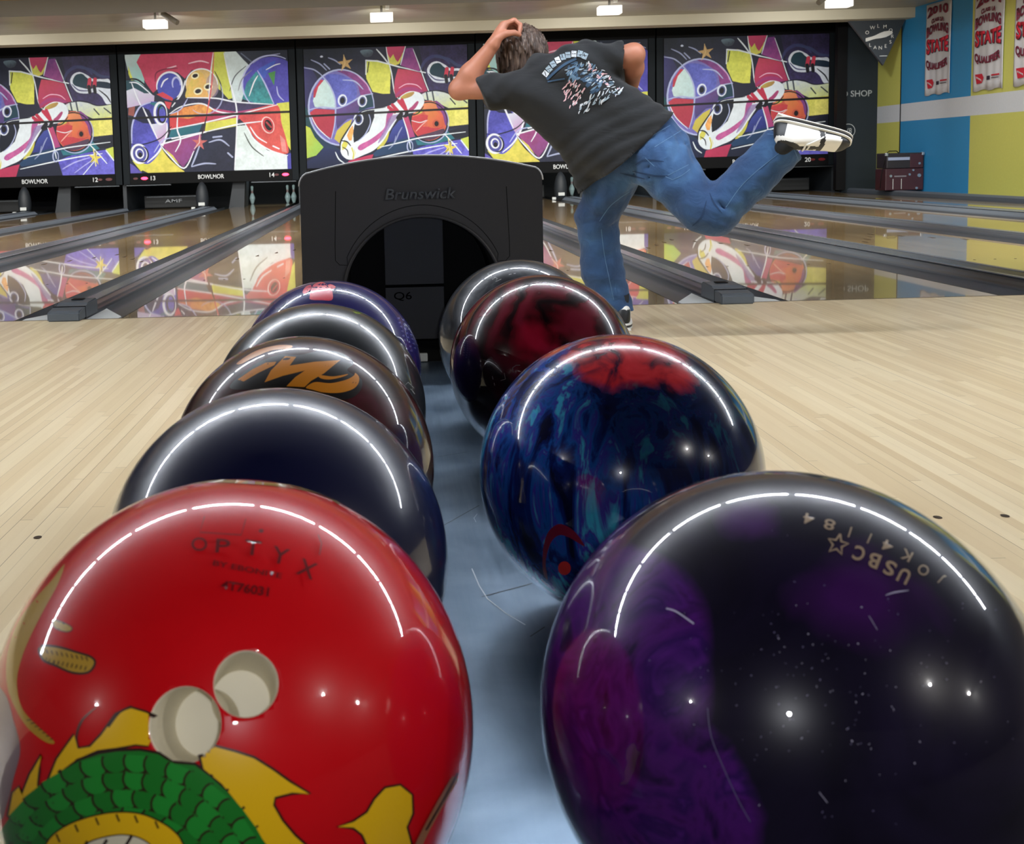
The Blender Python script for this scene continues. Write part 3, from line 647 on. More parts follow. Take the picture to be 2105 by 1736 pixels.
def panel_b():
    c = Canvas(400, 292, 876, 366, 2012, 1206, bg=(30, 36, 54))
    wh, lt, dk = (226, 230, 232), (176, 182, 222), (18, 20, 34)
    c.poly((196, 214, 208), [(870, 360), (1010, 360), (1010, 480), (1000, 600), (930, 560), (890, 470)], (140, 190, 180), 1)
    c.poly((202, 208, 50), [(895, 440), (912, 500), (940, 575), (915, 560), (895, 500)])
    c.poly((202, 58, 88), [(990, 360), (1500, 360), (1475, 500), (1340, 485), (1290, 545), (1240, 500), (1180, 490), (1120, 530), (1085, 620), (1060, 640), (1010, 560), (985, 480), (955, 420)], (188, 52, 88), 1, tex=.3)
    c.poly((202, 206, 44), [(1500, 360), (1572, 360), (1590, 500), (1625, 690), (1590, 700), (1540, 640), (1470, 580), (1480, 480)], (190, 196, 50), 1)
    c.poly((204, 220, 212), [(1572, 360), (1650, 360), (1700, 420), (1775, 500), (1715, 590), (1690, 690), (1670, 740), (1620, 720), (1595, 520)], (190, 206, 204), 1)
    c.poly((30, 40, 56), [(1650, 360), (2020, 360), (2020, 420), (1860, 440), (1775, 500)], (24, 28, 44), .4)
    c.ell((76, 70, 172), 1895, 600, 200, 190, tex=.4)
    c.poly((24, 112, 128), [(1685, 700), (1720, 590), (1790, 510), (1830, 560), (1870, 650), (1905, 745), (1800, 740)], (40, 150, 150), .8, tex=.5)
    c.poly((60, 140, 60), [(1872, 525), (1925, 510), (1912, 612)]); c.poly((60, 90, 190), [(1795, 510), (1850, 470), (1930, 440), (1870, 520), (1840, 560)], curve=True)
    c.ring(lt, 1895, 600, 205, 200, 7, a0=120, a1=300); c.line(lt, [(1800, 505), (1850, 600), (1905, 740)], 7); c.line(wh, [(1735, 680), (1770, 590), (1800, 540)], 6); c.line(wh, [(1860, 500), (1920, 470), (1960, 460)], 5)
    c.line(lt, [(1930, 620), (1940, 680), (1975, 720)], 6); c.line((90, 100, 120), [(1690, 380), (1760, 440)], 6); c.line(lt, [(1770, 450), (1840, 410), (1960, 390)], 6, alpha=.6)
    c.line((60, 60, 70), [(1600, 640), (1640, 540), (1720, 470)], 5); c.line((120, 120, 130), [(1660, 640), (1690, 560), (1760, 500)], 5)
    # left pale pin and teal shape
    c.poly((210, 222, 224), [(870, 560), (930, 560), (1000, 620), (1070, 660), (1060, 740), (980, 720), (870, 740)], (190, 170, 200), 1.2)
    c.poly((24, 70, 80), [(870, 545), (930, 545), (990, 580), (1060, 640), (1000, 640), (930, 600), (870, 620)])
    c.line(dk, [(870, 540), (960, 545), (1060, 640)], 9); c.line(wh, [(900, 560), (960, 570), (1050, 650)], 6); c.line(wh, [(912, 560), (960, 700), (1040, 860)], 6)
    c.poly((150, 80, 70), [(885, 740), (930, 730), (920, 800), (880, 790)])
    # yellow ball with holes
    c.ell((214, 176, 96), 1405, 592, 112, 112, tex=.3); c.poly((206, 196, 50), [(1290, 680), (1330, 560), (1370, 500), (1420, 520), (1440, 620), (1430, 690)], (226, 170, 80), .6, curve=True)
    c.ell((150, 130, 150), 1480, 600, 45, 80, alpha=.6); c.ring(wh, 1405, 592, 112, 112, 6, a0=180, a1=360)
    for x, y, r in ((1362, 527, 18), (1378, 636, 20), (1450, 607, 20)):
        c.ell((236, 226, 170), x, y, r*1.6, r*1.3, -15); c.ell((26, 16, 20), x, y, r*1.1, r*.75, -15)
    c.line(wh, [(1290, 560), (1260, 650), (1190, 740)], 7); c.line(dk, [(1500, 500), (1540, 600), (1530, 690)], 6); c.line((236, 190, 200), [(1170, 470), (1230, 455)], 6); c.line((236, 190, 200), [(1320, 440), (1400, 425), (1460, 440)], 7); c.line((120, 30, 60), [(1080, 560), (1090, 500), (1150, 475), (1240, 470)], 6)
    # blue pin head
    c.ell((66, 74, 168), 1178, 596, 86, 98, 12, tex=.35); c.ring(wh, 1178, 596, 88, 100, 9, 12, 160, 400); c.ring(lt, 1228, 580, 28, 45, 9, 0, 150, 370); c.line(wh, [(1120, 600), (1140, 560), (1170, 540)], 7)
    c.poly((204, 52, 66), [(1085, 650), (1130, 635), (1200, 680), (1195, 700), (1120, 670)]); c.poly((204, 52, 66), [(1140, 700), (1190, 710), (1170, 760), (1150, 740)])
    # right-hand sweeps
    c.poly((30, 28, 52), [(1180, 700), (1300, 680), (1500, 690), (1640, 720), (1930, 750), (1640, 790), (1480, 760), (1300, 740)], (60, 50, 90), .3)
    c.poly((224, 116, 50), [(1170, 800), (1260, 750), (1400, 725), (1500, 780), (1560, 800), (1450, 860), (1280, 880), (1170, 900)], (226, 170, 60), .3, tex=.4)
    c.poly((204, 54, 58), [(1170, 810), (1300, 830), (1460, 790), (1640, 800), (1640, 830), (1420, 860), (1170, 905)], (196, 50, 60), .3)
    c.poly((186, 40, 70), [(1480, 760), (1640, 790), (1900, 750), (1640, 850), (1460, 870), (1420, 850)], (160, 60, 120), .2)
    c.poly((26, 120, 124), [(1155, 970), (1175, 905), (1400, 862), (1370, 932)], (20, 90, 110), .6)
    c.poly((206, 204, 50), [(1425, 862), (1640, 830), (1640, 890), (1412, 928)])
    c.poly((164, 62, 118), [(1100, 1005), (1400, 932), (1340, 1060), (1250, 1175), (1180, 1095)], (130, 60, 120), .8, tex=.4)
    c.poly((206, 204, 46), [(950, 1180), (1000, 1120), (1100, 1015), (1180, 1085), (1258, 1206), (1000, 1206)], (214, 200, 60), .8)
    c.poly((206, 204, 46), [(892, 1115), (960, 1130), (1060, 1060), (1090, 1030), (1010, 1150), (950, 1195)])
    c.poly((90, 80, 170), [(870, 1130), (900, 1150), (960, 1206), (870, 1206)])
    c.poly((28, 38, 66), [(1258, 1206), (1300, 1120), (1400, 950), (1625, 895), (1612, 1206)], (30, 34, 54), .8, tex=.6)
    # blue body on the left
    c.poly((66, 66, 156), [(892, 1000), (905, 880), (950, 760), (1000, 715), (1070, 700), (1140, 740), (1160, 850), (1140, 950), (1090, 1060), (1010, 1140), (940, 1120), (895, 1060)], (84, 84, 186), 1, curve=True, tex=.4)
    c.poly((20, 26, 60), [(920, 820), (970, 730), (1030, 760), (1070, 860), (980, 850)]); c.poly((30, 110, 120), [(1020, 705), (1100, 705), (1130, 760), (1080, 740)])
    c.poly((212, 220, 230), [(1040, 860), (1150, 850), (1155, 930), (1100, 1010), (1070, 960)], (190, 150, 190), 1)
    c.ring(wh, 1108, 785, 42, 76, 12); c.ring(dk, 1118, 790, 28, 60, 9); c.line(wh, [(985, 740), (1030, 850), (1075, 960)], 8); c.line(lt, [(895, 990), (905, 860), (960, 740), (1040, 705)], 8); c.line(wh, [(1150, 860), (1140, 950), (1080, 1060), (1000, 1130)], 9)
    c.line(dk, [(900, 1000), (980, 1000), (1100, 960), (1180, 880)], 6); c.line(lt, [(1050, 1060), (1110, 980), (1180, 960)], 6)
    c.ell((76, 78, 150), 945, 1068, 54, 66, -10); c.ring(wh, 945, 1068, 54, 66, 11, -10); c.ring(dk, 962, 1070, 44, 56, 8, -10, -60, 120); c.ring(wh, 948, 1066, 26, 32, 8, -10); c.ell(dk, 950, 1076, 14, 18)
    c.line(dk, [(1105, 1020), (1160, 1100), (1250, 1190)], 14); c.line(wh, [(1098, 1012), (1150, 1080), (1255, 1180), (1330, 1060)], 7)
    # pale corner and red ball at right
    c.poly((206, 222, 212), [(1638, 890), (1720, 885), (1750, 980), (1850, 1070), (1985, 1110), (1985, 1206), (1612, 1206)], (214, 226, 222), 1)
    c.poly((72, 70, 160), [(1985, 1100), (2020, 1090), (2020, 1206), (1985, 1206)])
    c.poly((204, 204, 50), [(1925, 738), (2020, 730), (2020, 1085), (1975, 1010), (1950, 900)])
    c.poly((204, 58, 62), [(1660, 820), (1780, 770), (1930, 752), (1955, 880), (1985, 1000), (1990, 1095), (1870, 1070), (1770, 990), (1710, 890)], (214, 80, 70), .8, curve=True, tex=.3)
    c.poly((224, 160, 150), [(1940, 960), (1975, 1000), (1985, 1090), (1950, 1080)], alpha=.6)
    c.ell((236, 190, 180), 1858, 890, 44, 62, -18); c.ell((200, 50, 60), 1860, 890, 36, 54, -18); c.ell((22, 14, 20), 1862, 890, 24, 40, -18); c.line((190, 60, 60), [(1850, 870), (1880, 905)], 8)
    for p in ([(1735, 900), (1780, 970), (1845, 1015)], [(1890, 1040), (1930, 1060)], [(1700, 880), (1760, 990), (1870, 1070), (1990, 1110)], [(1420, 925), (1640, 880), (1820, 862)], [(1180, 965), (1420, 925)], [(1170, 900), (1420, 858), (1640, 812), (1930, 748)],
              [(1170, 790), (1260, 740), (1400, 725), (1500, 780), (1600, 800), (1640, 795)], [(1300, 680), (1500, 690), (1640, 720), (1900, 745)], [(1230, 780), (1220, 900), (1240, 980), (1200, 1060)], [(1570, 375), (1600, 560), (1640, 740), (1640, 890), (1612, 1200)], [(1100, 1005), (1420, 925)]): c.line(wh, p, 7)
    for p in ([(1470, 965), (1530, 960)], [(1440, 1000), (1520, 985), (1580, 1030)], [(1310, 1170), (1400, 1150), (1480, 1155)], [(1380, 1000), (1340, 1100), (1310, 1165)], [(1570, 1080), (1600, 1110)]): c.line((180, 190, 220), p, 8, alpha=.8)
    c.line((60, 70, 60), [(1690, 940), (1740, 1040), (1820, 1110)], 6); c.line(lt, [(1300, 690), (1250, 760), (1180, 790)], 6); c.ring(lt, 1420, 660, 130, 140, 6, 0, -30, 130, alpha=.7); c.line((214, 70, 80), [(1500, 370), (1480, 560), (1450, 720), (1400, 930)], 6); c.line(wh, [(1495, 370), (1470, 520), (1450, 700)], 5)
    c.star((196, 96, 90), 1372, 1000, 58, 5, (225, 200, 190))
    c.line((30, 30, 40), [(1430, 820), (1390, 950)], 6)
    c.line((8, 8, 12), [(870, 814), (2020, 800)], 11, curve=False, tex=0)
    return c.done()

def art_mesh(name, img, w, h):
    H, W = img.shape[:2]
    xs = np.linspace(-w/2, w/2, W+1); zs = np.linspace(h, 0, H+1)
    X, Z = np.meshgrid(xs, zs); n = X.size
    co = np.stack([X.ravel(), np.zeros(n), Z.ravel()], 1)
    ii = np.arange((H+1)*(W+1)).reshape(H+1, W+1)
    q = np.stack([ii[:-1, :-1], ii[1:, :-1], ii[1:, 1:], ii[:-1, 1:]], -1).reshape(-1, 4)
    me = bpy.data.meshes.new(name); me.from_pydata(co.tolist(), [], q.tolist())
    ca = me.color_attributes.new('paint', 'FLOAT_COLOR', 'CORNER')
    c4 = np.ones((H*W, 4), np.float32); c4[:, :3] = np.clip(img.reshape(-1, 3), 0, 1)
    ca.data.foreach_set('color', np.repeat(c4, 4, 0).ravel())
    return me
m, nt, b = new_mat('panel_paint'); a_ = nt.nodes.new('ShaderNodeAttribute'); a_.attribute_name = 'paint'
nt.links.new(a_.outputs['Color'], b.inputs['Base Color']); b.inputs['Roughness'].default_value = .5; b.inputs['Specular IOR Level'].default_value = .25; M['paint'] = m
AW, AZ0, AZ1 = 3.09, .712, 2.955
meA = art_mesh('panel_art', panel_a(), AW, AZ1-AZ0); meB = art_mesh('panel_art', panel_b(), AW, AZ1-AZ0)
meA.materials.append(M['paint']); meB.materials.append(M['paint'])

def mask_unit(k, nl, nr, art, leds, label):
    c = pc(k); t = empty('painted_panel_unit', (c, YM, .5))
    tag(t, label, 'panel', 'painted panel units over the pins')
    MB().box(-PW/2+.012, PW/2-.012, .012, .16, 0, 2.9, .004).build('housing', M['house_dark'], t)
    for sx in (-1, 1): MB().box(sx*(PW/2-.075)-.062, sx*(PW/2-.075)+.062, 0, .02, 0, 2.47, .004).build('side_frame', M['house'], t)
    MB().box(-PW/2+.14, PW/2-.14, .0, .02, 0, AZ0-.51, .003).build('lower_rail', M['house_dark'], t)
    MB().box(-PW/2+.012, PW/2-.012, -.02, .02, 2.475, 2.9, .004).build('top_rail', M['black'], t)
    o = bpy.data.objects.new('panel_art', art); col.objects.link(o); o.parent = t; o.location = (0, .004, AZ0-.5)
    lettering('lettering', 'BOWLMOR', M['letter'], t, (0, -.003, .112), EX, EZ, .50, .085, .012)
    lettering('number', str(nl), M['letter'], t, (-1.115, -.003, .112), EX, EZ, None, .085, .012)
    lettering('number', str(nr), M['letter'], t, (1.17, -.003, .112), EX, EZ, None, .085, .012)
    for j, (x0, on) in enumerate(((-1.28, leds[0]), (1.43, leds[1]))):
        mb = MB(); mb.prism([(x0+.065*math.cos(q*math.pi/8), .112+.028*math.sin(q*math.pi/8)) for q in range(16)], 'y', -.012, .002)
        mb.build('indicator_light', M['led'] if on else M['led_off'], t)
        mb = MB(); x0 += .17*(-1 if j == 0 else -1) if j == 0 else -.17
        mb.prism([(x0+.045*math.cos(q*math.pi/8), .112+.022*math.sin(q*math.pi/8)) for q in range(16)], 'y', -.012, .002)
        mb.build('indicator_light', M['led_off'], t)
    for sx in (-1, 1): MB().box(sx*1.2-.43, sx*1.2+.43, -.04, .0, -.03, -.01, .002).build('bottom_strip', M['steel'], t)
    return t
mask_unit(-2, 11, 12, meA, (0, 0), 'painted panel of ball and pins at the far left edge, numbered 12')
mask_unit(-1, 13, 14, meB, (1, 1), 'painted panel with a red ball at its right, numbered 13 and 14')
mask_unit(0, 15, 16, meA, (0, 0), 'painted panel of a large ball and pin, right behind the dark hood')
mask_unit(1, 17, 18, meB, (0, 0), 'painted panel mostly hidden behind the bowler')
mask_unit(2, 19, 20, meA, (0, 0), 'painted panel behind the raised shoe, numbered 20, last one at the right')
tag(MB().box(XL, 8.46, YM+.0, YM+.3, 3.38, 3.56).build('trim_3', M['pit']), kind='structure')
tag(MB().box(XL, -2.5*PW+XC-.01, YM+.02, YM+.2, .5, 3.4).build('wall_panels_left', M['house_dark']), kind='structure')
tag(MB().box(8.215, 8.385, 22.05, 22.19, .05, 3.4).build('wall_post', M['black']), 'black upright end post between the last painted panel and the charcoal wall', 'post')

# ------------------------------------------------------------------ lamps hung before the panels
for k in (-2, -1, 0, 1, 2):
    t = empty('hanging_flood_lamp', (pc(k)-.05, 18.2, ZC))
    tag(t, 'white box shaped lamp under the ceiling, %s' % {-2: 'left of all the others', -1: 'above the panel numbered 13 and 14', 0: 'left of the raised fist', 1: 'right above the bowler', 2: 'at the right, above the last panel'}[k], 'lamp', 'box shaped lamps under the ceiling')
    MB().box(-.17, .17, -.12, .12, -.245, -.125, .012).build('lamp_box', M['lamp_face'], t)
    MB().tube([(0, 0, 0), (0, 0, -.125)], .018, 10).build('stem', M['lamp_body'], t)
    MB().box(.06, .12, -.03, .03, -.07, 0, .006).build('junction_box', M['white_paint'], t)
    if k in (-1, 2):
        s_ = 1 if k == -1 else -1
        MB().tube([(s_*.12, -.02, -.03), (s_*.36, -.16, -.19)], .04, 16).build('side_tube', M['lamp_body'], t)
    a = bpy.data.lights.new('panel_flood', 'AREA'); a.shape = 'RECTANGLE'; a.size = .3; a.size_y = .1; a.energy = MASK_LAMP; a.color = (1, .98, .95); a.spread = math.radians(110)
    ao = bpy.data.objects.new('panel_flood', a); col.objects.link(ao); ao.location = (pc(k)-.05, 18.345, ZC-.19)
    ao.rotation_euler = (math.radians(66), 0, 0)
# fluorescent tube fixtures
def tube_row(y, z, xs, strength_mat, group, lb):
    root = None
    for i, x in enumerate(xs):
        if root is None:
            root = empty('tube_light', (x, y, z)); MB().tube([(-.55, 0, 0), (.55, 0, 0)], .019, 12).build('tube', strength_mat, root)
            MB().box(-.54, .54, -.04, .04, .03, .085, .005).build('fixture_body', M['fixture'], root)
            for sx in (-1, 1): MB().box(sx*.556-.005, sx*.556+.005, -.012, .012, -.012, .03).build('tube_holder', M['fixture'], root)
            o = root
        else: o = copy_tree(root); o.location = (x, y, z)
        tag(o, lb, 'lamp', group)
tube_row(TUBE_Y, TUBE_Z, [.05+.6175+1.235*i for i in range(-9, 7)], M['tube'], 'tube lights over the approach', 'bare fluorescent tube light in the row over the wooden approach')
# added baffles, each hiding an added lamp that brightens the lanes
for i, y in enumerate((8.2, 12.6, 16.6)):
    t = empty('added_baffle', (-3.5, y, ZC)); tag(t, 'added ceiling baffle of an unseen lane lamp %s' % ('nearest the approach', 'halfway down the lanes', 'nearest the pins')[i], 'baffle')
    MB().box(-12.4, 12.4, -.03, 0, -.22, -.001).build('board', M['fixture'], t)
    a = bpy.data.lights.new('lane_fill', 'AREA'); a.shape = 'RECTANGLE'; a.size = 24; a.size_y = .12; a.energy = LANE_FILL*(5, 5, 1.5)[i]; a.color = (1, .97, .9); a.spread = math.radians(125)
    ao = bpy.data.objects.new('lane_fill', a); col.objects.link(ao); ao.location = (-3.5, y+.1, ZC-.08); ao.rotation_euler = (math.radians(32), 0, 0)
# recessed lamps behind the camera
for i, (x, y) in enumerate(((4.2, -2.6), (8.3, -2.7), (-6.2, -2.9))):
    t = empty('recessed_ceiling_lamp', (x, y, ZC)); tag(t, 'small round recessed lamp in the ceiling of the seating area', 'lamp', 'recessed lamps of the seating area')
    mb = MB(); mb.lathe([(.07, -.012), (.085, -.012), (.085, -.001), (.07, -.001)], 20); mb.build('trim_ring', M['fixture'], t)
    a = bpy.data.lights.new('downlight', 'POINT'); a.energy = DOWN_LAMP; a.shadow_soft_size = .022; a.color = (1, .96, .9)
    ao = bpy.data.objects.new('downlight', a); col.objects.link(ao); ao.location = (x, y, ZC-.06)

# ------------------------------------------------------------------ ball return: rack and hood
M['plastic'] = mat('hood_plastic', (66, 66, 70), .42, bump=.03, bscale=400)
M['plastic_edge_glint'] = mat('hood_edge_glint', (205, 206, 208), .35)  # trim coloured near white to hold the glint of the tubes
M['hood_in'] = mat('hood_inside', (12, 12, 14), .6)
m, nt, b = new_mat('tray_steel')
tc = nt.nodes.new('ShaderNodeTexCoord')
n1 = noise_n(nt, mapping(nt, tc.outputs['Object'], (260, 14, 1), (0, 0, .5)), 1, 4); n2 = noise_n(nt, mapping(nt, tc.outputs['Object'], (9, 9, 9)), 1, 4, .6)
nt.links.new(ramp(nt, n2, [(.3, (78, 96, 114)), (.7, (120, 138, 156))]), b.inputs['Base Color'])
nt.links.new(ramp(nt, n1, [(.3, .33), (.7, .40)]), b.inputs['Roughness']); b.inputs['Metallic'].default_value = .85
M['tray'] = m
M['scratch'] = mat('scratch_bright', (215, 222, 228), .4); M['scratch_dark'] = mat('scuff_dark', (50, 58, 66), .5)
rack = empty('ball_return_rack', (XC, 1.3, 0))
tag(rack, 'low ball return rack with a scuffed steel tray running from the camera to the hood', 'ball return rack')
def rk(x): return x
mb = MB(); TZ = .3868
mb.prism([(-.215, TZ+.03), (-.205, TZ+.034), (-.185, TZ), (.185, TZ), (.205, TZ+.034), (.215, TZ+.03), (.215, TZ-.03), (-.215, TZ-.03)], 'y', .40-1.3, 2.147-1.3)
mb.build('tray', M['tray'], rack)
MB().box(-.16, .16, -.7, .7, .02, TZ-.032, .02).build('pedestal', M['plastic'], rack)
MB().box(-.22, .22, -.8, .8, 0, .02, .004).build('base_plate', M['plastic'], rack)
MB().box(-.014, .02, .84, .85, TZ+.001, TZ+.016, .002).build('tray_tag', M['pale'], rack)
rs = random.Random(8)
mb = MB()
def scr(mb, pts, w):
    for (a, b_) in zip(pts, pts[1:]):
        a, b_ = Vector(a), Vector(b_); n_ = Vector((-(b_-a).y, (b_-a).x)).normalized()*w/2
        mb.poly([(p.x, p.y, TZ+.0003) for p in (a-n_, b_-n_, b_+n_, a+n_)])
P0 = [at_ for at_ in ((970, 1170), (985, 1205), (1002, 1232), (1040, 1262), (1080, 1286))]
def tr(px, py):
    d = ray(px, py); q = CAMPOS+d*((TZ-CAM_Z)/d.z); return (q.x-XC, q.y-1.3)
scr(mb, [tr(*p) for p in P0], .0011)
for _ in range(5):
    x, y, a, L_ = rs.uniform(-.12, .12), rs.uniform(-.72, .55), rs.uniform(-.9, .9), rs.uniform(.008, .05)
    scr(mb, [(x, y), (x+L_*.5*math.sin(a), y+L_*.5*math.cos(a)), (x+L_*math.sin(a+.2), y+L_*math.cos(a+.2))], .0004)
mb.build('scratches', M['scratch'], rack)
mb = MB()
for (q0, q1) in (((905, 1085), (985, 1040)), ((990, 1228), (1110, 1196)), ((900, 940), (960, 930)), ((1090, 1310), (1120, 1290))): scr(mb, [tr(*q0), tr(*q1)], .0012)
mb.build('scuffs', M['scratch_dark'], rack)

hood = empty('ball_return_hood', (.062, 2.15, 0))
tag(hood, 'dark grey ball return hood with an arched top and a round ball opening', 'ball return hood')
HWD = .217; ZS, ZT = .722, .758
def hood_outline(n=24, ins=0.0):
    o = [(-HWD-.004+ins, 0), (-HWD+ins, ZS-.03)]
    zc = lambda x: ZS+.006+(ZT-ZS-.006)*(1-(x/HWD)**2)
    o[1] = (-HWD+ins, ZS-.012)
    o += [(-HWD+ins+.018*(1-math.cos(t)), ZS-.012+(zc(-HWD+.018)-ZS+.012)*math.sin(t)) for t in np.linspace(0, math.pi/2, 6)[1:]]
    o = o[:-1]
    xs = np.linspace(-HWD+.018, HWD-.018, n)
    o += [(x, zc(x)-ins) for x in xs]
    o += [(-x, z) for (x, z) in o[:6]][::-1]
    return o
OUT = hood_outline(); RC, RR = .508, .141
hole = [(-RR, TZ-.01)]+[(-RR*math.cos(t), RC+RR*math.sin(t)) for t in np.linspace(0, math.pi, 33)]+[(RR, TZ-.01)]
# front plate: a band between the opening and the outline, cut at matching angles
def out_at(a):
    """where a ray from the centre of the opening meets the outline"""
    dx, dz = math.cos(a), math.sin(a); best = None
    P_ = OUT
    for (x0, z0), (x1, z1) in zip(P_, P_[1:]):
        ex, ez = x1-x0, z1-z0; den = dx*ez-dz*ex
        if abs(den) < 1e-12: continue
        t = ((x0)*ez-(z0-RC)*ex)/den; u = ((x0)*dz-(z0-RC)*dx)/den
        if t > 0 and -1e-6 <= u <= 1+1e-6: best = t if best is None else min(best, t)
    return (dx*best, RC+dz*best)
AN = sorted(set(list(np.linspace(0, math.pi, 61))+[math.atan2(z-RC, x) for x, z in OUT if z > RC+.001]))
mb = MB(); inn = [(RR*math.cos(a), RC+RR*math.sin(a)) for a in AN]; outr = [out_at(a) for a in AN]
outr = [(x, z) for x, z in outr]
inn = [(RR, 0.0)]+inn+[(-RR, 0.0)]; outr = [(OUT[-1][0], 0.0)]+outr+[(OUT[0][0], 0.0)]
for y, fl_p in ((0, 0), (.02, 1)):
    vi = mb._v([(x, y, z) for x, z in inn]); vo = mb._v([(x, y, z) for x, z in outr])
    for i in range(len(vi)-1): mb.face([vi[i], vo[i], vo[i+1], vi[i+1]][::-1] if not fl_p else [vi[i], vo[i], vo[i+1], vi[i+1]])
bmesh.ops.recalc_face_normals(mb.bm, faces=mb.bm.faces)
mb.build('front_plate', M['plastic'], hood)
mb = MB(); n_ = len(OUT)     # shell running back from the plate
A = mb._v([(x, .018, z) for x, z in OUT]); B_ = mb._v([(x*.97, .62, z*.985) for x, z in OUT])
for i in range(n_-1): mb.face([A[i], A[i+1], B_[i+1], B_[i]], sm=True)
mb.face(B_, sm=False)
mb.build('shell', M['plastic'], hood)
mb = MB(); mb.tube([(x, .004, z) for x, z in OUT[1:-1]], .0032, 8); mb.build('edge_trim_glint', M['plastic_edge_glint'], hood)
mb = MB(); mb.smooth = True
mb.sheet([(x, z) for x, z in hole], 'y', .0, .30); mb.build('opening_sleeve', M['hood_in'], hood)
mb = MB(); mb.tube([(x*1.02, -.002, RC+(z-RC)*1.02 if z > RC else z) for x, z in hole], .0035, 6); mb.build('opening_rim', M['plastic'], hood)
# panel seam on the front
seam = [(-.153, .70), (-.157, .60), (-.157, .575), (-.150, .567), (-.135, .566)]
seam = seam + [(-.152*math.cos(t)*1.0, RC+.163*math.sin(t)) for t in np.linspace(.46, math.pi-.46, 30)]+[(-x, z) for x, z in seam[::-1]]
mb = MB(); mb.tube([(x, .0002, z) for x, z in seam], .0006, 5); mb.build('panel_seam', M['black'], hood)
# inside: lift panel with a strip of tape and a hand written number
ins = MB().box(-.2, .2, .3, .32, TZ, .7).build('inner_wall', M['hood_in'], hood)
MB().box(-.139, .139, .001, .3, TZ-.03, TZ, .002).build('inner_floor', M['hood_in'], hood)
MB().box(-.069, .05, .262, .275, TZ+.002, .640, .002).build('lift_panel', mat('lift_panel_grey', (165, 165, 168), .6), hood)
MB().box(-.069, .05, .2605, .262, .496, .502, .0003).build('tape_line', M['black'], hood)
lettering('hand_number', 'Q6', M['black'], hood, (-.034, .259, .478), EX, EZ, .036, .018)
lettering('lettering', 'Brunswick', mat('hood_lettering', (92, 98, 108), .5), hood, (-.001, -.0015, .6915), EX, EZ, .127, .0205, .016, .18)

# ------------------------------------------------------------------ bowling balls
RB = .1085
def sph_map(C, r=RB, lift=.0001):
    C = Vector(C)
    def f(px, py):
        d = ray(px, py); oc = CAMPOS-C; bq = oc.dot(d); q = bq*bq-(oc.length_squared-r*r)
        if q < 0:                       # beyond the rim: the nearest point of the rim
            p = CAMPOS+d*(-bq); q3 = (p-C).normalized()
        else: q3 = (CAMPOS+d*(-bq-math.sqrt(q))-C).normalized()
        return q3*(r+lift)
    return f
def subdivide_px(bm, step):
    xs = [v.co.x for v in bm.verts]; ys = [v.co.y for v in bm.verts]
    if not xs: return
    for ax, lo, hi in ((0, min(xs), max(xs)), (1, min(ys), max(ys))):
        k = math.floor(lo/step)+1
        while k*step < hi:
            co = [0, 0, 0]; co[ax] = k*step; no = [0, 0, 0]; no[ax] = 1
            bmesh.ops.bisect_plane(bm, geom=bm.verts[:]+bm.edges[:]+bm.faces[:], plane_co=co, plane_no=no, dist=1e-4)
            k += 1
class Decal:
    """flat marks laid onto a curved surface; each mark keeps its own material slot"""
    def __init__(s, step=8): s.out = []; s.step = step; s.lv = 0
    def shape(s, mi, pts, curve=False, step=None):
        P = Canvas.smooth(None, pts, 5) if curve else np.array(pts, float)
        bm = bmesh.new(); vs = [bm.verts.new((p[0], p[1], 0)) for p in P]
        try: f = bm.faces.new(vs)
        except ValueError: bm.free(); return
        f.normal_update(); bmesh.ops.triangulate(bm, faces=[f], ngon_method='EAR_CLIP'); s.add(mi, bm, step)
    def add(s, mi, bm, step=None):
        subdivide_px(bm, step or s.step); s.lv += 1
        bm.verts.ensure_lookup_table()
        ix = {v: i for i, v in enumerate(bm.verts)}
        s.out.append((mi, s.lv, [(v.co.x, v.co.y) for v in bm.verts], [[ix[v] for v in f.verts] for f in bm.faces])); bm.free()
    def line(s, mi, pts, w, curve=True, taper=False):
        P = Canvas.smooth(None, pts, 5, False) if curve and len(pts) > 2 else np.array(pts, float)
        L, R_ = [], []
        for i, p in enumerate(P):
            t = P[min(i+1, len(P)-1)]-P[max(i-1, 0)]; t = t/max(1e-6, np.hypot(*t)); n = np.array((-t[1], t[0]))
            f = i/(len(P)-1); ww = w/2*(.3+.7*math.sin(math.pi*f) if taper else 1)
            L.append(p+n*ww); R_.append(p-n*ww)
        s.lv += 1
        V = [tuple(q) for q in L]+[tuple(q) for q in R_]; n = len(L)
        s.out.append((mi, s.lv, V, [[i, i+1, n+i+1, n+i] for i in range(n-1)]))
    def ell(s, mi, cx, cy, rx, ry, rot=0, n=28):
        a = math.radians(rot)
        s.shape(mi, [(cx+rx*math.cos(t)*math.cos(a)-ry*math.sin(t)*math.sin(a), cy+rx*math.cos(t)*math.sin(a)+ry*math.sin(t)*math.cos(a)) for t in np.linspace(0, 2*math.pi, n, endpoint=False)])
    def glyph(s, mi, ch, cx, cy, ang, w, h, bold=0, shear=0):
        bm = text_bm(ch, 1, bold, shear=shear); bmesh.ops.remove_doubles(bm, verts=bm.verts, dist=1e-5); text_fit(bm, w, h); a = math.radians(ang)
        for v in bm.verts:
            x, y = v.co.x, -v.co.y
            v.co = Vector((cx+x*math.cos(a)-y*math.sin(a), cy+x*math.sin(a)+y*math.cos(a), 0))
        s.add(mi, bm)
    def into(s, bm, fn, off, mi0=1, lift=.000006):
        for mi, lv, V, F in s.out:
            vs = [bm.verts.new(fn(x, y, lv*lift)) for x, y in V]
            for f in F:
                try: q = bm.faces.new([vs[i] for i in f])
                except ValueError: continue
                q.material_index = mi+mi0; q.smooth = True
                q.normal_update()
                if q.normal.dot(off(q.calc_center_median())) < 0: q.normal_flip()
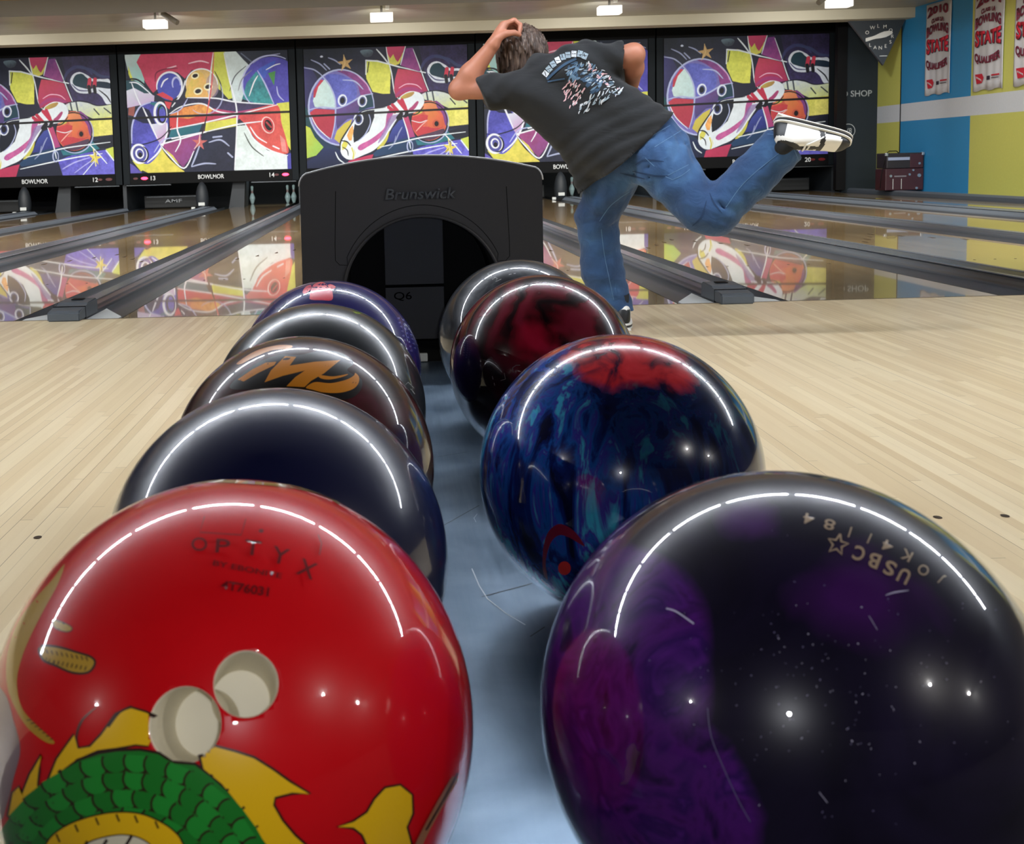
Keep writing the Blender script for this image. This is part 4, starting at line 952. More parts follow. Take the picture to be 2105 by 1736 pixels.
def make_ball(C, mats, label, decal=None, holes=(), rot=(0, 0, 0), hole_mat=None):
    C = Vector(C)
    root = bpy.data.meshes.new('bowling_ball'); bm = bmesh.new()
    bmesh.ops.create_uvsphere(bm, u_segments=288 if holes else 128, v_segments=144 if holes else 64, radius=RB)
    for f in bm.faces: f.smooth = True
    bm.to_mesh(root); bm.free()
    o = link_mesh('bowling_ball', root, mats); o.location = C
    if holes:
        cb = bmesh.new()
        for (dirv, rad, depth) in holes:
            d = Vector(dirv).normalized(); Rm = d.to_track_quat('Z', 'Y').to_matrix().to_4x4()
            prof = [(rad, -depth), (rad, -.0016), (rad*1.08, .0005), (rad*1.12, .02)]
            rings = [[cb.verts.new(Rm @ Vector((r_*math.cos(k*math.pi/20), r_*math.sin(k*math.pi/20), RB+z))) for k in range(40)] for r_, z in prof]
            for i in range(3):
                for k in range(40): cb.faces.new([rings[i][k], rings[i][(k+1) % 40], rings[i+1][(k+1) % 40], rings[i+1][k]])
            cb.faces.new(rings[0][::-1]); cb.faces.new(rings[-1])
        for f in cb.faces: f.material_index = 0; f.smooth = False
        bmesh.ops.recalc_face_normals(cb, faces=cb.faces)
        cm_ = bpy.data.meshes.new('cut'); cb.to_mesh(cm_); cb.free(); cm_.materials.append(hole_mat or M['hole'])
        co = bpy.data.objects.new('cut', cm_); col.objects.link(co); co.location = C
        md = o.modifiers.new('b', 'BOOLEAN'); md.operation = 'DIFFERENCE'; md.object = co; md.solver = 'EXACT'; md.material_mode = 'TRANSFER'
        bpy.context.view_layer.update()
        me2 = bpy.data.meshes.new_from_object(o.evaluated_get(bpy.context.evaluated_depsgraph_get()))
        o.modifiers.clear(); o.data = me2; bpy.data.objects.remove(co)
    if decal:
        bm = bmesh.new(); bm.from_mesh(o.data)
        n0 = len(mats)-len(decal[1]) if isinstance(mats, list) else 1
        base = len(o.data.materials)
        f0 = sph_map(C)
        keep = [(Vector(d).normalized(), r_) for d, r_, _ in holes]
        def fn(x, y, l):
            p = f0(x, y); return p*((RB+.00006+l)/p.length)
        n_before = len(bm.faces)
        decal[0].into(bm, fn, lambda c: c, base)
        bm.faces.ensure_lookup_table()
        if keep:
            kill = [f for f in bm.faces[n_before:] if any((f.calc_center_median().normalized()*RB-k*(k.dot(f.calc_center_median().normalized())*RB)).length < r_*1.02 and k.dot(f.calc_center_median()) > 0 for k, r_ in keep)]
            bmesh.ops.delete(bm, geom=kill, context='FACES')
        bm.to_mesh(o.data); bm.free()
        for m_ in decal[1]: o.data.materials.append(m_)
    tag(o, label, 'bowling ball', 'bowling balls in two rows on the rack')
    return o
def ball_mat(name, build, rough=.25, coat=1, crough=.006, spec=.14):
    m, nt, b = new_mat(name); tc = nt.nodes.new('ShaderNodeTexCoord')
    c = build(nt, tc.outputs['Object'])
    if isinstance(c, tuple): b.inputs['Base Color'].default_value = rgb(*c)
    else: nt.links.new(c, b.inputs['Base Color'])
    b.inputs['Roughness'].default_value = rough; b.inputs['Coat Weight'].default_value = coat; b.inputs['Coat Roughness'].default_value = crough
    b.inputs['Specular IOR Level'].default_value = spec
    return m, nt, b
def ink(name, c, rough=.3, coat=1): return mat(name, c, rough, coat=coat, crough=.015)
M['hole'] = mat('ball_hole_dark', (14, 14, 16), .6)
M['hole_cream'] = mat('ball_hole_cream', (238, 230, 206), .45)
def near(nt, vec, p, r0, r1, nsc=20, amp=.03, stretch=(1, 1, 1), rot=(0, 0, 0)):
    """1 inside a noisy patch around a point of the ball, 0 outside"""
    d = nt.nodes.new('ShaderNodeVectorMath'); d.operation = 'DISTANCE'; nt.links.new(vec, d.inputs[0]); d.inputs[1].default_value = p
    n = noise_n(nt, mapping(nt, vec, stretch, rot), nsc, 4, .4)
    v = math_n(nt, 'ADD', d.outputs['Value'], math_n(nt, 'MULTIPLY', math_n(nt, 'SUBTRACT', n, .5), amp*2))
    mr = nt.nodes.new('ShaderNodeMapRange'); nt.links.new(v, mr.inputs[0]); mr.inputs[1].default_value = r0; mr.inputs[2].default_value = r1; mr.inputs[3].default_value = 1; mr.inputs[4].default_value = 0
    return mr.outputs[0]
def loc(C, px, py): return tuple(sph_map(C)(px, py))

# --- red ball with the printed creature
C1 = (-.0755, .518, .4955)
def A1(x, y): return (x/2.148, 960+y/2.148)
D = Decal(9); RED, GRN, GRN2, YEL, GOLD, WHT, INK, TAN, SAGE = range(9)
def sh(mi, pts, curve=True, ol=7):
    ol *= 1.35
    P = [A1(*p) for p in pts]; 
    if ol: D.line(INK, (list(Canvas.smooth(None, P, 5))+[P[0]]) if curve else P+[P[0]], ol, curve=False)
    D.shape(mi, P, curve)
# soft band down the left rim with its whiskers
D.shape(GOLD, [A1(*p) for p in [(285, 430), (255, 520), (190, 640), (130, 760), (95, 850), (75, 950), (95, 1060), (150, 1130), (240, 1215), (200, 1215), (120, 1150), (60, 1050), (30, 950), (35, 820), (80, 690), (150, 590), (230, 500)]], True)
D.shape(SAGE, [A1(*p) for p in [(-60, 980), (20, 1000), (60, 1120), (90, 1250), (60, 1380), (30, 1500), (0, 1560), (-80, 1500)]], True)
sh(GOLD, [(180, 800), (250, 800), (340, 825), (400, 845), (415, 870), (385, 905), (320, 905), (250, 875), (195, 850)])
sh(GOLD, [(240, 680), (290, 695), (318, 715), (295, 728), (245, 712)], ol=3)
for i in range(9): D.line(INK, [A1(205+i*22, 808+i*4), A1(212+i*22, 826+i*4)], 2.4, False)
for i in range(9): D.line(INK, [A1(215+i*20, 868+i*4), A1(222+i*20, 850+i*4)], 2.4, False)
for i in range(7): D.line(INK, [A1(120+i*17, 1120+i*14), A1(140+i*16, 1118+i*14)], 2.4, False)
D.line(GOLD, [A1(*p) for p in [(640, 68-0), (980, 66), (1250, 85), (1420, 120), (1500, 165)]], 6)
# mane
sh(YEL, [(75, 1570), (40, 1540), (60, 1440), (85, 1415), (100, 1450), (135, 1360), (185, 1275), (172, 1340), (165, 1410), (195, 1425), (140, 1500)], False)
sh(YEL, [(214, 1392), (255, 1290), (330, 1185), (345, 1245), (400, 1238), (450, 1185), (515, 1095), (575, 1066), (640, 1085), (690, 1105), (690, 1170), (655, 1232), (600, 1226), (520, 1240), (430, 1252), (340, 1292), (270, 1345)], False)
D.line(INK, [A1(*p) for p in [(350, 1240), (340, 1190), (365, 1120), (430, 1060)]], 5, taper=True); D.line(INK, [A1(*p) for p in [(480, 1150), (530, 1085), (585, 1060)]], 5)
sh(YEL, [(885, 1270), (950, 1238), (1040, 1262), (1120, 1288), (1200, 1338), (1280, 1395), (1365, 1445), (1290, 1438), (1212, 1458), (1205, 1495), (1245, 1565), (1300, 1630), (1400, 1720), (1460, 1830), (1300, 1860), (1200, 1700), (1120, 1590), (1060, 1500), (980, 1400), (900, 1335)], False, 8)
sh(YEL, [(1640, 1760), (1620, 1667), (1600, 1622), (1560, 1592), (1490, 1590), (1560, 1568), (1620, 1528), (1655, 1468), (1700, 1420), (1765, 1408), (1815, 1450), (1818, 1530), (1792, 1590), (1812, 1667), (1830, 1780), (1720, 1850)], False, 7)
# green head with scales
sh(GRN, [(60, 1700), (95, 1570), (140, 1500), (200, 1420), (270, 1350), (350, 1300), (440, 1270), (520, 1258), (620, 1255), (700, 1270), (760, 1310), (860, 1318), (930, 1370), (1000, 1432), (1070, 1510), (1130, 1592), (1190, 1700), (1240, 1860), (640, 1900), (100, 1850)], False, 9)
rs = random.Random(3)
for ri, (rad, n) in enumerate(((770, 17), (680, 16), (590, 14), (500, 12), (415, 10))):
    for i in range(n):
        a = math.radians(195+150*(i+(.5 if ri % 2 else 0))/n) 
        cxp, cyp = 560+rad*.80*math.cos(a), 1960+rad*.86*math.sin(a)
        r_ = 58+6*rs.random()
        if not (cyp < 1880): continue
        arc = [A1(cxp+r_*math.cos(t), cyp+r_*.95*math.sin(t)) for t in np.linspace(-.15*math.pi, 1.15*math.pi, 12)+(a+math.pi/2)]
        if ri == 0 or True: D.shape(GRN2 if (i+ri) % 2 else GRN, arc)
        D.line(INK, arc, 4.6, False)
sh(YEL, [(190, 1760), (215, 1665), (255, 1615), (325, 1572), (420, 1540), (520, 1524), (620, 1530), (700, 1560), (765, 1602), (805, 1655), (840, 1780), (500, 1850)], True, 5)
sh(WHT, [(330, 1760), (385, 1670), (440, 1640), (540, 1622), (620, 1636), (680, 1682), (710, 1780), (500, 1850)], True, 4)
for (x, y) in ((260, 1620), (340, 1575), (430, 1545), (520, 1530), (600, 1535), (690, 1560)): D.line(INK, [A1(x, y), A1(x+14, y+32)], 4, False)
for (x, y) in ((365, 1667), (450, 1660), (560, 1640)): D.line(INK, [A1(x+30, y-20), A1(x, y+30), A1(x-10, y+60)], 6, False)
D.line(TAN, [A1(2000, 1370), A1(1930, 1490), A1(1850, 1640), A1(1800, 1760)], 14); D.line(INK, [A1(2010, 1350), A1(1945, 1470), A1(1870, 1600)], 4)
# maker's lettering, dark on red
for ch, x, y, a, w_, h_ in (('O', 882, 352, 3, 70, 60), ('P', 985, 360, 5, 62, 62), ('T', 1115, 368, 8, 72, 66), ('Y', 1235, 402, 14, 76, 72), ('X', 1352, 460, 22, 80, 74)):
    q = A1(x, y); D.glyph(GRN2+5+2, ch, q[0], q[1], a, w_/2.148, h_/2.148, .01)
q = A1(1092, 462); D.glyph(9, 'BY EBONITE', q[0], q[1], 11, 305/2.148, 24/2.148, .02)
q = A1(1082, 545); D.glyph(9, '4T76031', q[0], q[1], 9, 210/2.148, 42/2.148, .03)
for pts in ([(905, 230), (885, 300), (1065, 312), (1085, 240)], [(1400, 310), (1415, 350), (1405, 400)]): D.line(9, [A1(*p) for p in pts], 2.2, False)
D.ell(9, *A1(1152, 294), 5, 4)
# glyph colour index fix: the lettering uses the dark red ink (slot 9)
D.out = [((9 if mi == 9 else mi), lv, V, F) for mi, lv, V, F in D.out]
mred, nt, b = ball_mat('ball_red', lambda nt, v: ramp(nt, noise_n(nt, v, 12, 3), [(.3, (186, 6, 16)), (.7, (200, 12, 22))]), .3)
inks = [ink('ink_red', (190, 8, 18)), ink('ink_green', (24, 112, 34)), ink('ink_green_dark', (30, 132, 44)), ink('ink_yellow', (226, 178, 14)), ink('ink_gold', (176, 136, 34)),
        ink('ink_cream', (214, 206, 180)), ink('ink_black', (40, 16, 12)), ink('ink_tan', (150, 100, 70)), ink('ink_sage', (120, 96, 104)), ink('ink_darkred', (92, 8, 14))]
h1 = sph_map(C1)(*A1(815, 1140)); h2 = sph_map(C1)(*A1(978, 1030))
h2 = (h2.normalized()+ (h2-h1).normalized()*.10).normalized()
make_ball(C1, [mred], 'red bowling ball printed with a green and yellow scaly creature, nearest in the left row', (D, inks),
          [(h1, .0132, .045), (h2, .0118, .045)], hole_mat=M['hole_cream'])

# --- plain navy ball, satin
m_, nt, b = ball_mat('ball_navy', lambda nt, v: (10, 15, 50), .30, .8, .05, .45)
b.inputs['Coat Roughness'].default_value = .03
make_ball((-.0755, .739, .497), [m_], 'plain dark navy bowling ball, second from the front in the left row')
# --- brown ball with the orange emblem
def A4(x, y): return (360+x/3.759, 560+y/3.759)
D = Decal(7)
D.shape(1, [A4(*p) for p in [(430, 900), (500, 800), (640, 700), (800, 640), (960, 640), (1130, 605), (1290, 625), (1380, 700), (1330, 760), (1440, 830), (1420, 930), (1300, 985), (1000, 960), (700, 910)]], True)
for P_ in ([(483, 830), (600, 750), (700, 700), (782, 692), (768, 718), (640, 780), (530, 845)],
           [(690, 852), (740, 760), (850, 650), (935, 655), (885, 722), (1080, 692), (1275, 680), (1150, 782), (1050, 840), (1000, 888), (860, 882), (930, 810), (1003, 760), (830, 802)]): D.shape(0, [A4(*p) for p in P_])
D.shape(0, [A4(*p) for p in [(1010, 892), (1080, 850), (1200, 858), (1320, 832), (1380, 800), (1392, 780), (1420, 810), (1415, 860), (1370, 905), (1270, 932), (1150, 930), (1060, 908)]], True)
D.shape(0, [A4(*p) for p in [(1112, 795), (1220, 806), (1335, 788), (1285, 812), (1190, 830), (1125, 820)]], True)
D.shape(0, [A4(*p) for p in [(480, 700), (620, 610), (780, 566), (900, 566), (880, 592), (740, 606), (590, 668), (510, 710)]], True)
m_, nt, b = ball_mat('ball_brown', lambda nt, v: ramp(nt, noise_n(nt, v, 22, 5, 1.4), [(.3, (20, 8, 8)), (.5, (56, 22, 18)), (.68, (74, 22, 34)), (.85, (84, 56, 26))]), .3)
make_ball((-.075, .965, .498), [m_], 'dark brown pearl bowling ball with an orange emblem on top, third in the left row', (D, [ink('ink_orange', (206, 128, 26)), ink('ink_black', (14, 8, 8))]))
# --- black ball with lime dots
D = Decal(6)
D.ell(0, *A4(1410, 297), 11, 6.2, 12); D.ell(0, *A4(1548, 335), 17, 5.5, 35)
D.line(1, [A4(*p) for p in [(1735, 820), (1770, 880), (1800, 850), (1840, 890), (1830, 915), (1905, 932), (1850, 940), (1825, 905), (1760, 890)]], 1.2, False)
m_, nt, b = ball_mat('ball_black', lambda nt, v: ramp(nt, noise_n(nt, v, 14, 4), [(.3, (14, 18, 22)), (.7, (32, 38, 44))]), .28, .8, .03, .5)
make_ball((-.074, 1.190, .499), [m_], 'black bowling ball with two lime green dots, fourth in the left row', (D, [ink('ink_lime', (160, 200, 24)), ink('ink_white', (170, 175, 175))]))
# --- blue violet ball with the pink print
D = Decal(6)
D.shape(0, [A4(*p) for p in [(1050, 212), (1040, 190), (1052, 130), (1075, 92), (1130, 75), (1168, 92), (1175, 115), (1200, 118), (1215, 150), (1212, 214), (1130, 216)]], True)
D.shape(0, [A4(*p) for p in [(985, 150), (1010, 112), (1050, 100), (1045, 135), (1000, 165)]], True); D.shape(0, [A4(*p) for p in [(1178, 105), (1200, 92), (1240, 112), (1215, 128)]], True)
D.line(1, [A4(740, 270), A4(735, 250), A4(775, 215)], 2, False); D.line(1, [A4(775, 280), A4(772, 240), A4(790, 205)], 2, False); D.line(1, [A4(735, 235), A4(800, 200)], 2, False)
rs = random.Random(2)
for j in range(5):
    for i in range(9-j):
        x, y = 1720+j*34+i*9, 350+i*34+j*14
        D.line(2, [A4(x, y), A4(x+8, y+4+8*rs.random())], 1.6, False); D.line(2, [A4(x+10, y-3), A4(x+14, y+12)], 1.3, False)
m_, nt, b = ball_mat('ball_blueviolet', lambda nt, v: ramp(nt, noise_n(nt, v, 10, 4), [(.3, (30, 28, 84)), (.7, (52, 48, 122))]), .25)
make_ball((-.072, 1.412, .501), [m_], 'violet blue bowling ball with a pink print on top, farthest in the left row', (D, [ink('ink_pink', (226, 50, 74)), ink('ink_maroon', (120, 30, 70)), ink('ink_lavender', (110, 110, 180))]))

# --- purple ball, front of the right row
def A3(x, y): return (1080+x/2.0537, 940+y/2.0537)
CP = (.172, .512, .4955)
D = Decal(9)
for ch, x, y, a in (('J', 1758, 517, 222), ('O', 1680, 478, 214), ('K', 1608, 415, 208), ('4', 1528, 376, 206), ('1', 1452, 345, 204), ('1', 1370, 318, 198), ('8', 1284, 286, 194), ('4', 1196, 262, 190)):
    q = A3(x, y); D.glyph(0, ch, q[0], q[1], a, (46/2.05 if ch not in '1J' else None), 44/2.05, .008 if ch != '1' else .0)
for ch, x, y, a in (('U', 1598, 503, 206), ('S', 1538, 470, 204), ('B', 1472, 438, 202), ('C', 1408, 408, 200)):
    q = A3(x, y); D.glyph(0, ch, q[0], q[1], a, 48/2.05, 62/2.05, .025)
q = A3(1318, 370)
st = [(q[0]+(22 if i % 2 == 0 else 9.5)*math.sin(math.radians(36*i+14)), q[1]-(22 if i % 2 == 0 else 9.5)*math.cos(math.radians(36*i+14))) for i in range(10)]
D.line(0, st+[st[0]], 4.2, False)
rs = random.Random(11)
D.line(1, [A3(*p) for p in [(595, 640), (640, 655), (712, 705)]], 3); D.line(1, [A3(1520, 585), A3(1560, 572), A3(1618, 564)], 3, taper=True); D.line(1, [A3(1450, 672), A3(1485, 730)], 3, taper=True)
D.line(2, [A3(*p) for p in [(770, 1060), (785, 1180), (840, 1320), (900, 1450), (950, 1540)]], 1.6); D.line(1, [A3(1240, 1415), A3(1275, 1460)], 3.4, taper=True)
for _ in range(150):
    x, y = rs.gauss(1300, 330), rs.gauss(950, 260); L_ = rs.uniform(2, 9); a = rs.uniform(0, 6.28)
    D.line(1 if rs.random() < .3 else 2, [A3(x, y), A3(x+L_*math.cos(a), y+L_*math.sin(a))], rs.uniform(.8, 2.6), False)
def pbuild(nt, v):
    c = ramp(nt, noise_n(nt, v, 16, 5, 1.0), [(.25, (10, 8, 20)), (.7, (26, 20, 44))])
    pat = ramp(nt, noise_n(nt, mapping(nt, v, (1, 1, 1), (0, .5, .3)), 26, 7, 2.6), [(.3, (26, 8, 52)), (.45, (66, 18, 96)), (.6, (40, 12, 76)), (.72, (74, 24, 110)), (.85, (104, 66, 132))])
    k1 = near(nt, v, loc(CP, 1190, 1420), .062, .067, 12, .012, (1, 1, 1)); k2 = near(nt, v, loc(CP, 1290, 1640), .048, .053, 14, .014); k3 = near(nt, v, loc(CP, 1180, 1200), .035, .045, 14, .02)
    c = mixc(nt, math_n(nt, 'MAXIMUM', math_n(nt, 'MAXIMUM', k1, k2), k3), c, pat)
    k4 = near(nt, v, loc(CP, 1775, 1230), .012, .03, 22, .02); k5 = near(nt, v, loc(CP, 1530, 1060), .006, .016, 30, .012)
    return mixc(nt, math_n(nt, 'MULTIPLY', math_n(nt, 'MAXIMUM', k4, k5), .6), c, (70, 24, 96))
m_, nt, b = ball_mat('ball_purple', pbuild, .3)
tc = nt.nodes.new('ShaderNodeTexCoord'); sc_ = noise_n(nt, mapping(nt, tc.outputs['Object'], (1, 1, 1)), 60, 8, 0, .75)
nt.links.new(ramp(nt, sc_, [(.5, .008), (.8, .07)]), b.inputs['Coat Roughness'])
make_ball(CP, [m_], 'scuffed dark purple bowling ball with tan lettering, nearest in the right row', (D, [ink('ink_tan2', (150, 128, 104)), ink('scuff', (170, 165, 190), .4, .2), ink('scuff_dim', (88, 82, 116), .4, .2)]))

# --- blue ball
CB = (.1755, .911, .501)
def A6(x, y): return (960+x/2.894, 660+y/2.894)
D = Decal(7)
arc = [(455, 1500), (450, 1420), (458, 1330), (485, 1255), (540, 1210), (600, 1225), (655, 1270), (700, 1340), (660, 1320), (610, 1290), (550, 1275), (505, 1310), (478, 1380), (468, 1450), (480, 1540)]
D.shape(0, [A6(*p) for p in arc], True); D.ell(1, *A6(580, 1472), 13, 14); D.line(2, [A6(*p) for p in [(140, 700), (170, 620), (225, 585), (265, 620), (270, 680)]], 1.4)
D.line(2, [A6(*p) for p in [(180, 570), (205, 500), (212, 430)]], 1.2)
def bbuild(nt, v):
    st = mapping(nt, v, (52, 52, 8), (0.15, .25, 0))
    n = noise_n(nt, st, 1, 5, .8, .6)
    c = ramp(nt, n, [(.34, (6, 10, 42)), (.44, (12, 36, 108)), (.5, (18, 84, 166)), (.55, (58, 40, 150)), (.62, (60, 180, 214)), (.74, (76, 100, 220))])
    dk = near(nt, v, loc(CB, 1440, 840), .06, .125, 10, .02)
    c = mixc(nt, math_n(nt, 'MULTIPLY', dk, .88), c, (6, 8, 30))
    rn = ramp(nt, noise_n(nt, mapping(nt, v, (40, 40, 9), (0.2, .3, 0)), 1, 4, 1.2), [(.35, (60, 14, 40)), (.5, (176, 36, 44)), (.7, (200, 50, 60))])
    top = near(nt, v, loc(CB, 1290, 715), .040, .052, 34, .020, (1, 1, .35), (.2, .3, 0)); t2 = near(nt, v, loc(CB, 1385, 765), .012, .022, 40, .012, (1, 1, .35), (.2, .3, 0))
    c = mixc(nt, math_n(nt, 'MAXIMUM', top, t2), c, rn)
    o_ = near(nt, v, loc(CB, 1140, 722), .008, .016, 30, .01)
    return mixc(nt, o_, c, (210, 70, 40))
m_, nt, b = ball_mat('ball_blue', bbuild, .2)
make_ball(CB, [m_], 'blue pearl bowling ball with red streaks across the top, second in the right row', (D, [ink('ink_crimson', (120, 16, 48)), ink('ink_scarlet', (220, 40, 30)), ink('ink_paleblue', (80, 110, 150))]))

# --- dark red swirl ball
CS = (.178, 1.393, .503)
def A5(x, y): return (900+x/4.34, 500+y/4.34)
D = Decal(5)
for L_ in ([(375, 1290), (388, 1205), (432, 1278)], [(486, 1188), (508, 1272)], [(560, 1228), (604, 1214), (592, 1160)], [(672, 1155), (668, 1112), (700, 1090), (735, 1090)]): D.line(0, [A5(*p) for p in L_], 1.0, False)
def sbuild(nt, v):
    w = nt.nodes.new('ShaderNodeTexWave'); w.wave_type = 'BANDS'; w.inputs['Scale'].default_value = 9; w.inputs['Distortion'].default_value = 14; w.inputs['Detail'].default_value = 3; w.inputs['Detail Scale'].default_value = 1.2
    nt.links.new(mapping(nt, v, (1, 1, 1), (.3, .5, .9)), w.inputs['Vector'])
    c = ramp(nt, w.outputs['Fac'], [(.0, (18, 3, 8)), (.25, (70, 8, 20)), (.6, (96, 14, 30)), (.9, (112, 22, 42))])
    k = near(nt, v, loc(CS, 1095, 700), .006, .03, 40, .02)
    c = mixc(nt, math_n(nt, 'MULTIPLY', k, .6), c, (176, 16, 50))
    return mixc(nt, near(nt, v, loc(CS, 970, 800), .03, .09, 10, .02), c, (16, 4, 8))
m_, nt, b = ball_mat('ball_wine', sbuild, .25)
make_ball(CS, [m_], 'dark red swirled bowling ball, third in the right row, before the bowler’s standing leg', (D, [ink('ink_grey', (120, 110, 112))]))
# --- grey ball with a finger hole
CG = (.175, 1.612, .504)
D = Decal(5)
D.line(0, [A5(*p) for p in [(445, 275), (475, 290), (490, 325), (510, 305), (530, 315), (515, 345), (560, 325), (640, 280), (695, 270)]], 1.3, False)
m_, nt, b = ball_mat('ball_grey', lambda nt, v: ramp(nt, noise_n(nt, v, 26, 5, 1.5), [(.3, (22, 24, 30)), (.55, (52, 56, 62)), (.8, (92, 94, 98))]), .3)
make_ball(CG, [m_], 'charcoal grey bowling ball with a finger hole on top, farthest in the right row', (D, [ink('ink_white2', (150, 150, 150))]), [(loc(CG, 1041, 531), .0125, .05)])

# ------------------------------------------------------------------ right-hand wall things
t = empty('triangle_sign', (8.57, 21.0, 3.0)); tag(t, 'dark triangular hanging sign with a white pin and a ring of letters', 'sign')
mb = MB(); mb.prism([(-.575, -.03), (.41, .0), (.03, -.80)], 'y', 0, .06); mb.build('sign_board', mat('sign_dark', (52, 58, 64), .5), t)
MB().box(-.5, .38, .0, .02, -.02, .14).build('hanger', M['black'], t)
ltr = 'BOWLMOR'; cxs, czs = -.045, -.30
angs = [200, 158, 122, 95, 66, 32, -4]; 
for ch, a in zip(ltr, angs): 
    a_ = math.radians(a); lettering('letter', ch, M['white_paint'], t, (cxs+.225*math.cos(a_), -.003, czs+.17*math.sin(a_)), EX, EZ, None, .06, .005)
for ch, a in zip('LANES', (228, 252, 275, 300, 328)):
    a_ = math.radians(a); lettering('letter', ch, M['white_paint'], t, (cxs+.225*math.cos(a_), -.003, czs+.2*math.sin(a_)), EX, EZ, None, .06, .005)
mb = MB(); q = Matrix.Rotation(math.radians(15), 2)
pf = [(-.24, .012), (-.2, .03), (-.12, .026), (-.06, .03), (.02, .045), (.1, .05), (.17, .04), (.23, .02)]
pp = [(x, z) for x, z in pf]+[(x, -z) for x, z in pf[::-1]]
mb.prism([tuple(q @ Vector(p_)) for p_ in pp], 'y', -.004, -.001); o = mb.build('pin_shape', M['white_paint'], t); o.location = (cxs+.0, 0, czs)
MB().box(-.035, .095, -.004, -.001, -.645, -.635).build('small_line', M['white_paint'], t)
lw_ = lettering('shop_lettering', 'O SHOP', mat('worn_white', (150, 156, 160), .6), None, (8.62, 22.195, 1.79), EX, EZ, .555, .115, .02)
tag(lw_, 'worn pale shop lettering on the charcoal end wall', 'lettering')
t = empty('round_emblem', (8.475, 22.195, 1.12)); tag(t, 'round white ring emblem with lettering on the charcoal wall, behind the shoe toe', 'emblem')
mb = MB()
for k in range(40):
    a0, a1 = 2*math.pi*k/40, 2*math.pi*(k+1)/40
    mb.poly([(r_*math.cos(a), -.001, r_*math.sin(a)) for r_, a in ((.118, a0), (.129, a0), (.129, a1), (.118, a1))][::-1])
mb.build('ring', mat('worn_white3', (170, 175, 178), .6), t)
lettering('lettering', 'V8', mat('worn_white2', (160, 165, 168), .6), t, (.0, -.002, 0), EX, EZ, .13, .10, .01)

# banners
M['banner'] = mat('banner_cloth', (196, 198, 206), .8); M['b_maroon'] = mat('banner_maroon', (112, 30, 56), .8); M['b_red'] = mat('banner_red', (188, 28, 52), .8); M['b_dark'] = mat('banner_dark', (44, 28, 50), .8)
def banner(y0, y1, z0, z1, year, cls, label):
    """hangs flat on the right wall; y0 is the end nearer the lanes' far end"""
    t = empty('wall_banner', (WALLX-.012, (y0+y1)/2, z0)); w = y0-y1; h = z1-z0
    tag(t, label, 'banner', 'white banners on the painted wall')
    X = Vector((0, -1, 0)); mb = MB(); mb.smooth = True
    nx, nz = 24, 12; vs = [[mb.bm.verts.new((-.006-.006*math.sin(i*1.1)*(1-j/nz)-.004*math.sin(i*.5+j*.4), w/2-w*i/nx, h*j/nz-(.012*math.sin(i*.55) if j == 0 else 0))) for i in range(nx+1)] for j in range(nz+1)]
    for j in range(nz):
        for i in range(nx): mb.face([vs[j][i], vs[j][i+1], vs[j+1][i+1], vs[j+1][i]])
    o = mb.build('cloth', M['banner'], t); md = o.modifiers.new('s', 'SOLIDIFY'); md.thickness = .004; md.offset = 0
    def tx(name, s, m_, fz, fh, fw, bold, arch=None, dx=0, off=0.022): return lettering(name, s, m_, t, (-off, dx*w*-1, h*fz), X, EZ, fw*w, fh*h, bold, arch=arch, thick=.002)
    H = h
    for s, fz, fh, fw, mt, ar in ((year, .905, .085, .82, 'b_maroon', .02), (cls, .80, .04, .48, 'b_maroon', .015), ('BOWLING', .685, .085, .86, 'b_maroon', .045), ('STATE', .535, .135, .86, 'b_red', .0), ('QUALIFIER', .345, .085, .86, 'b_maroon', -.045)):
        def f_arch(u, v, fh=fh, ar=ar): 
            e = .5+.5*(abs(u)**2)*.5
            return v*fh*H/2*(1+.45*u*u if ar >= 0 and s != 'STATE' else 1+.35*u*u)+ar*H*(1-u*u)*(1)
        if mt == 'b_red': tx('lettering_shadow', s, M['b_dark'], fz-.008, fh, fw, .05, f_arch, .02, .019)
        tx('lettering', s, M[mt], fz, fh, fw, .045, f_arch)
    mb = MB(); q = [(-.40, .17), (-.16, .17), (-.10, .13), (-.16, .075), (-.34, .07)]
    mb.poly([(-.022, -x*w, z*h) for x, z in q][::-1]); mb.build('state_shape', M['b_red'], t)
    lettering('small_print', 'IOWA', M['banner'], t, (-.0235, .26*w, h*.12), (X+EZ*-.35).normalized(), EZ, w*.2, h*.02, .02)
    mb = MB(); mb.poly([(-.022, -x*w, z*h) for x, z in ((-.0, .10), (.11, .10), (.11, .14), (-.0, .14))][::-1]); mb.build('small_box', M['b_dark'], t)
    mb = MB(); mb.poly([(-.022, -x*w, z*h) for x, z in ((.15, .135), (.42, .135), (.42, .15), (.15, .15))][::-1]); mb.build('small_bar', M['b_red'], t)
    mb = MB(); mb.poly([(-.022, -x*w, z*h) for x, z in ((.15, .11), (.40, .11), (.40, .118), (.15, .118))][::-1]); mb.build('small_line', M['b_dark'], t)
banner(20.24, 19.36, 1.63, 3.10, '2010', 'CLASS 2A', 'white bowling banner headed 2010, on the blue field, leftmost of three')
banner(18.60, 17.72, 1.60, 3.05, '2011', 'CLASS 1A', 'white bowling banner headed 2011, middle one of three on the painted wall')
banner(17.42, 16.54, 1.60, 3.05, '2012', 'CLASS 2A', 'white bowling banner cut by the right edge of the photo')

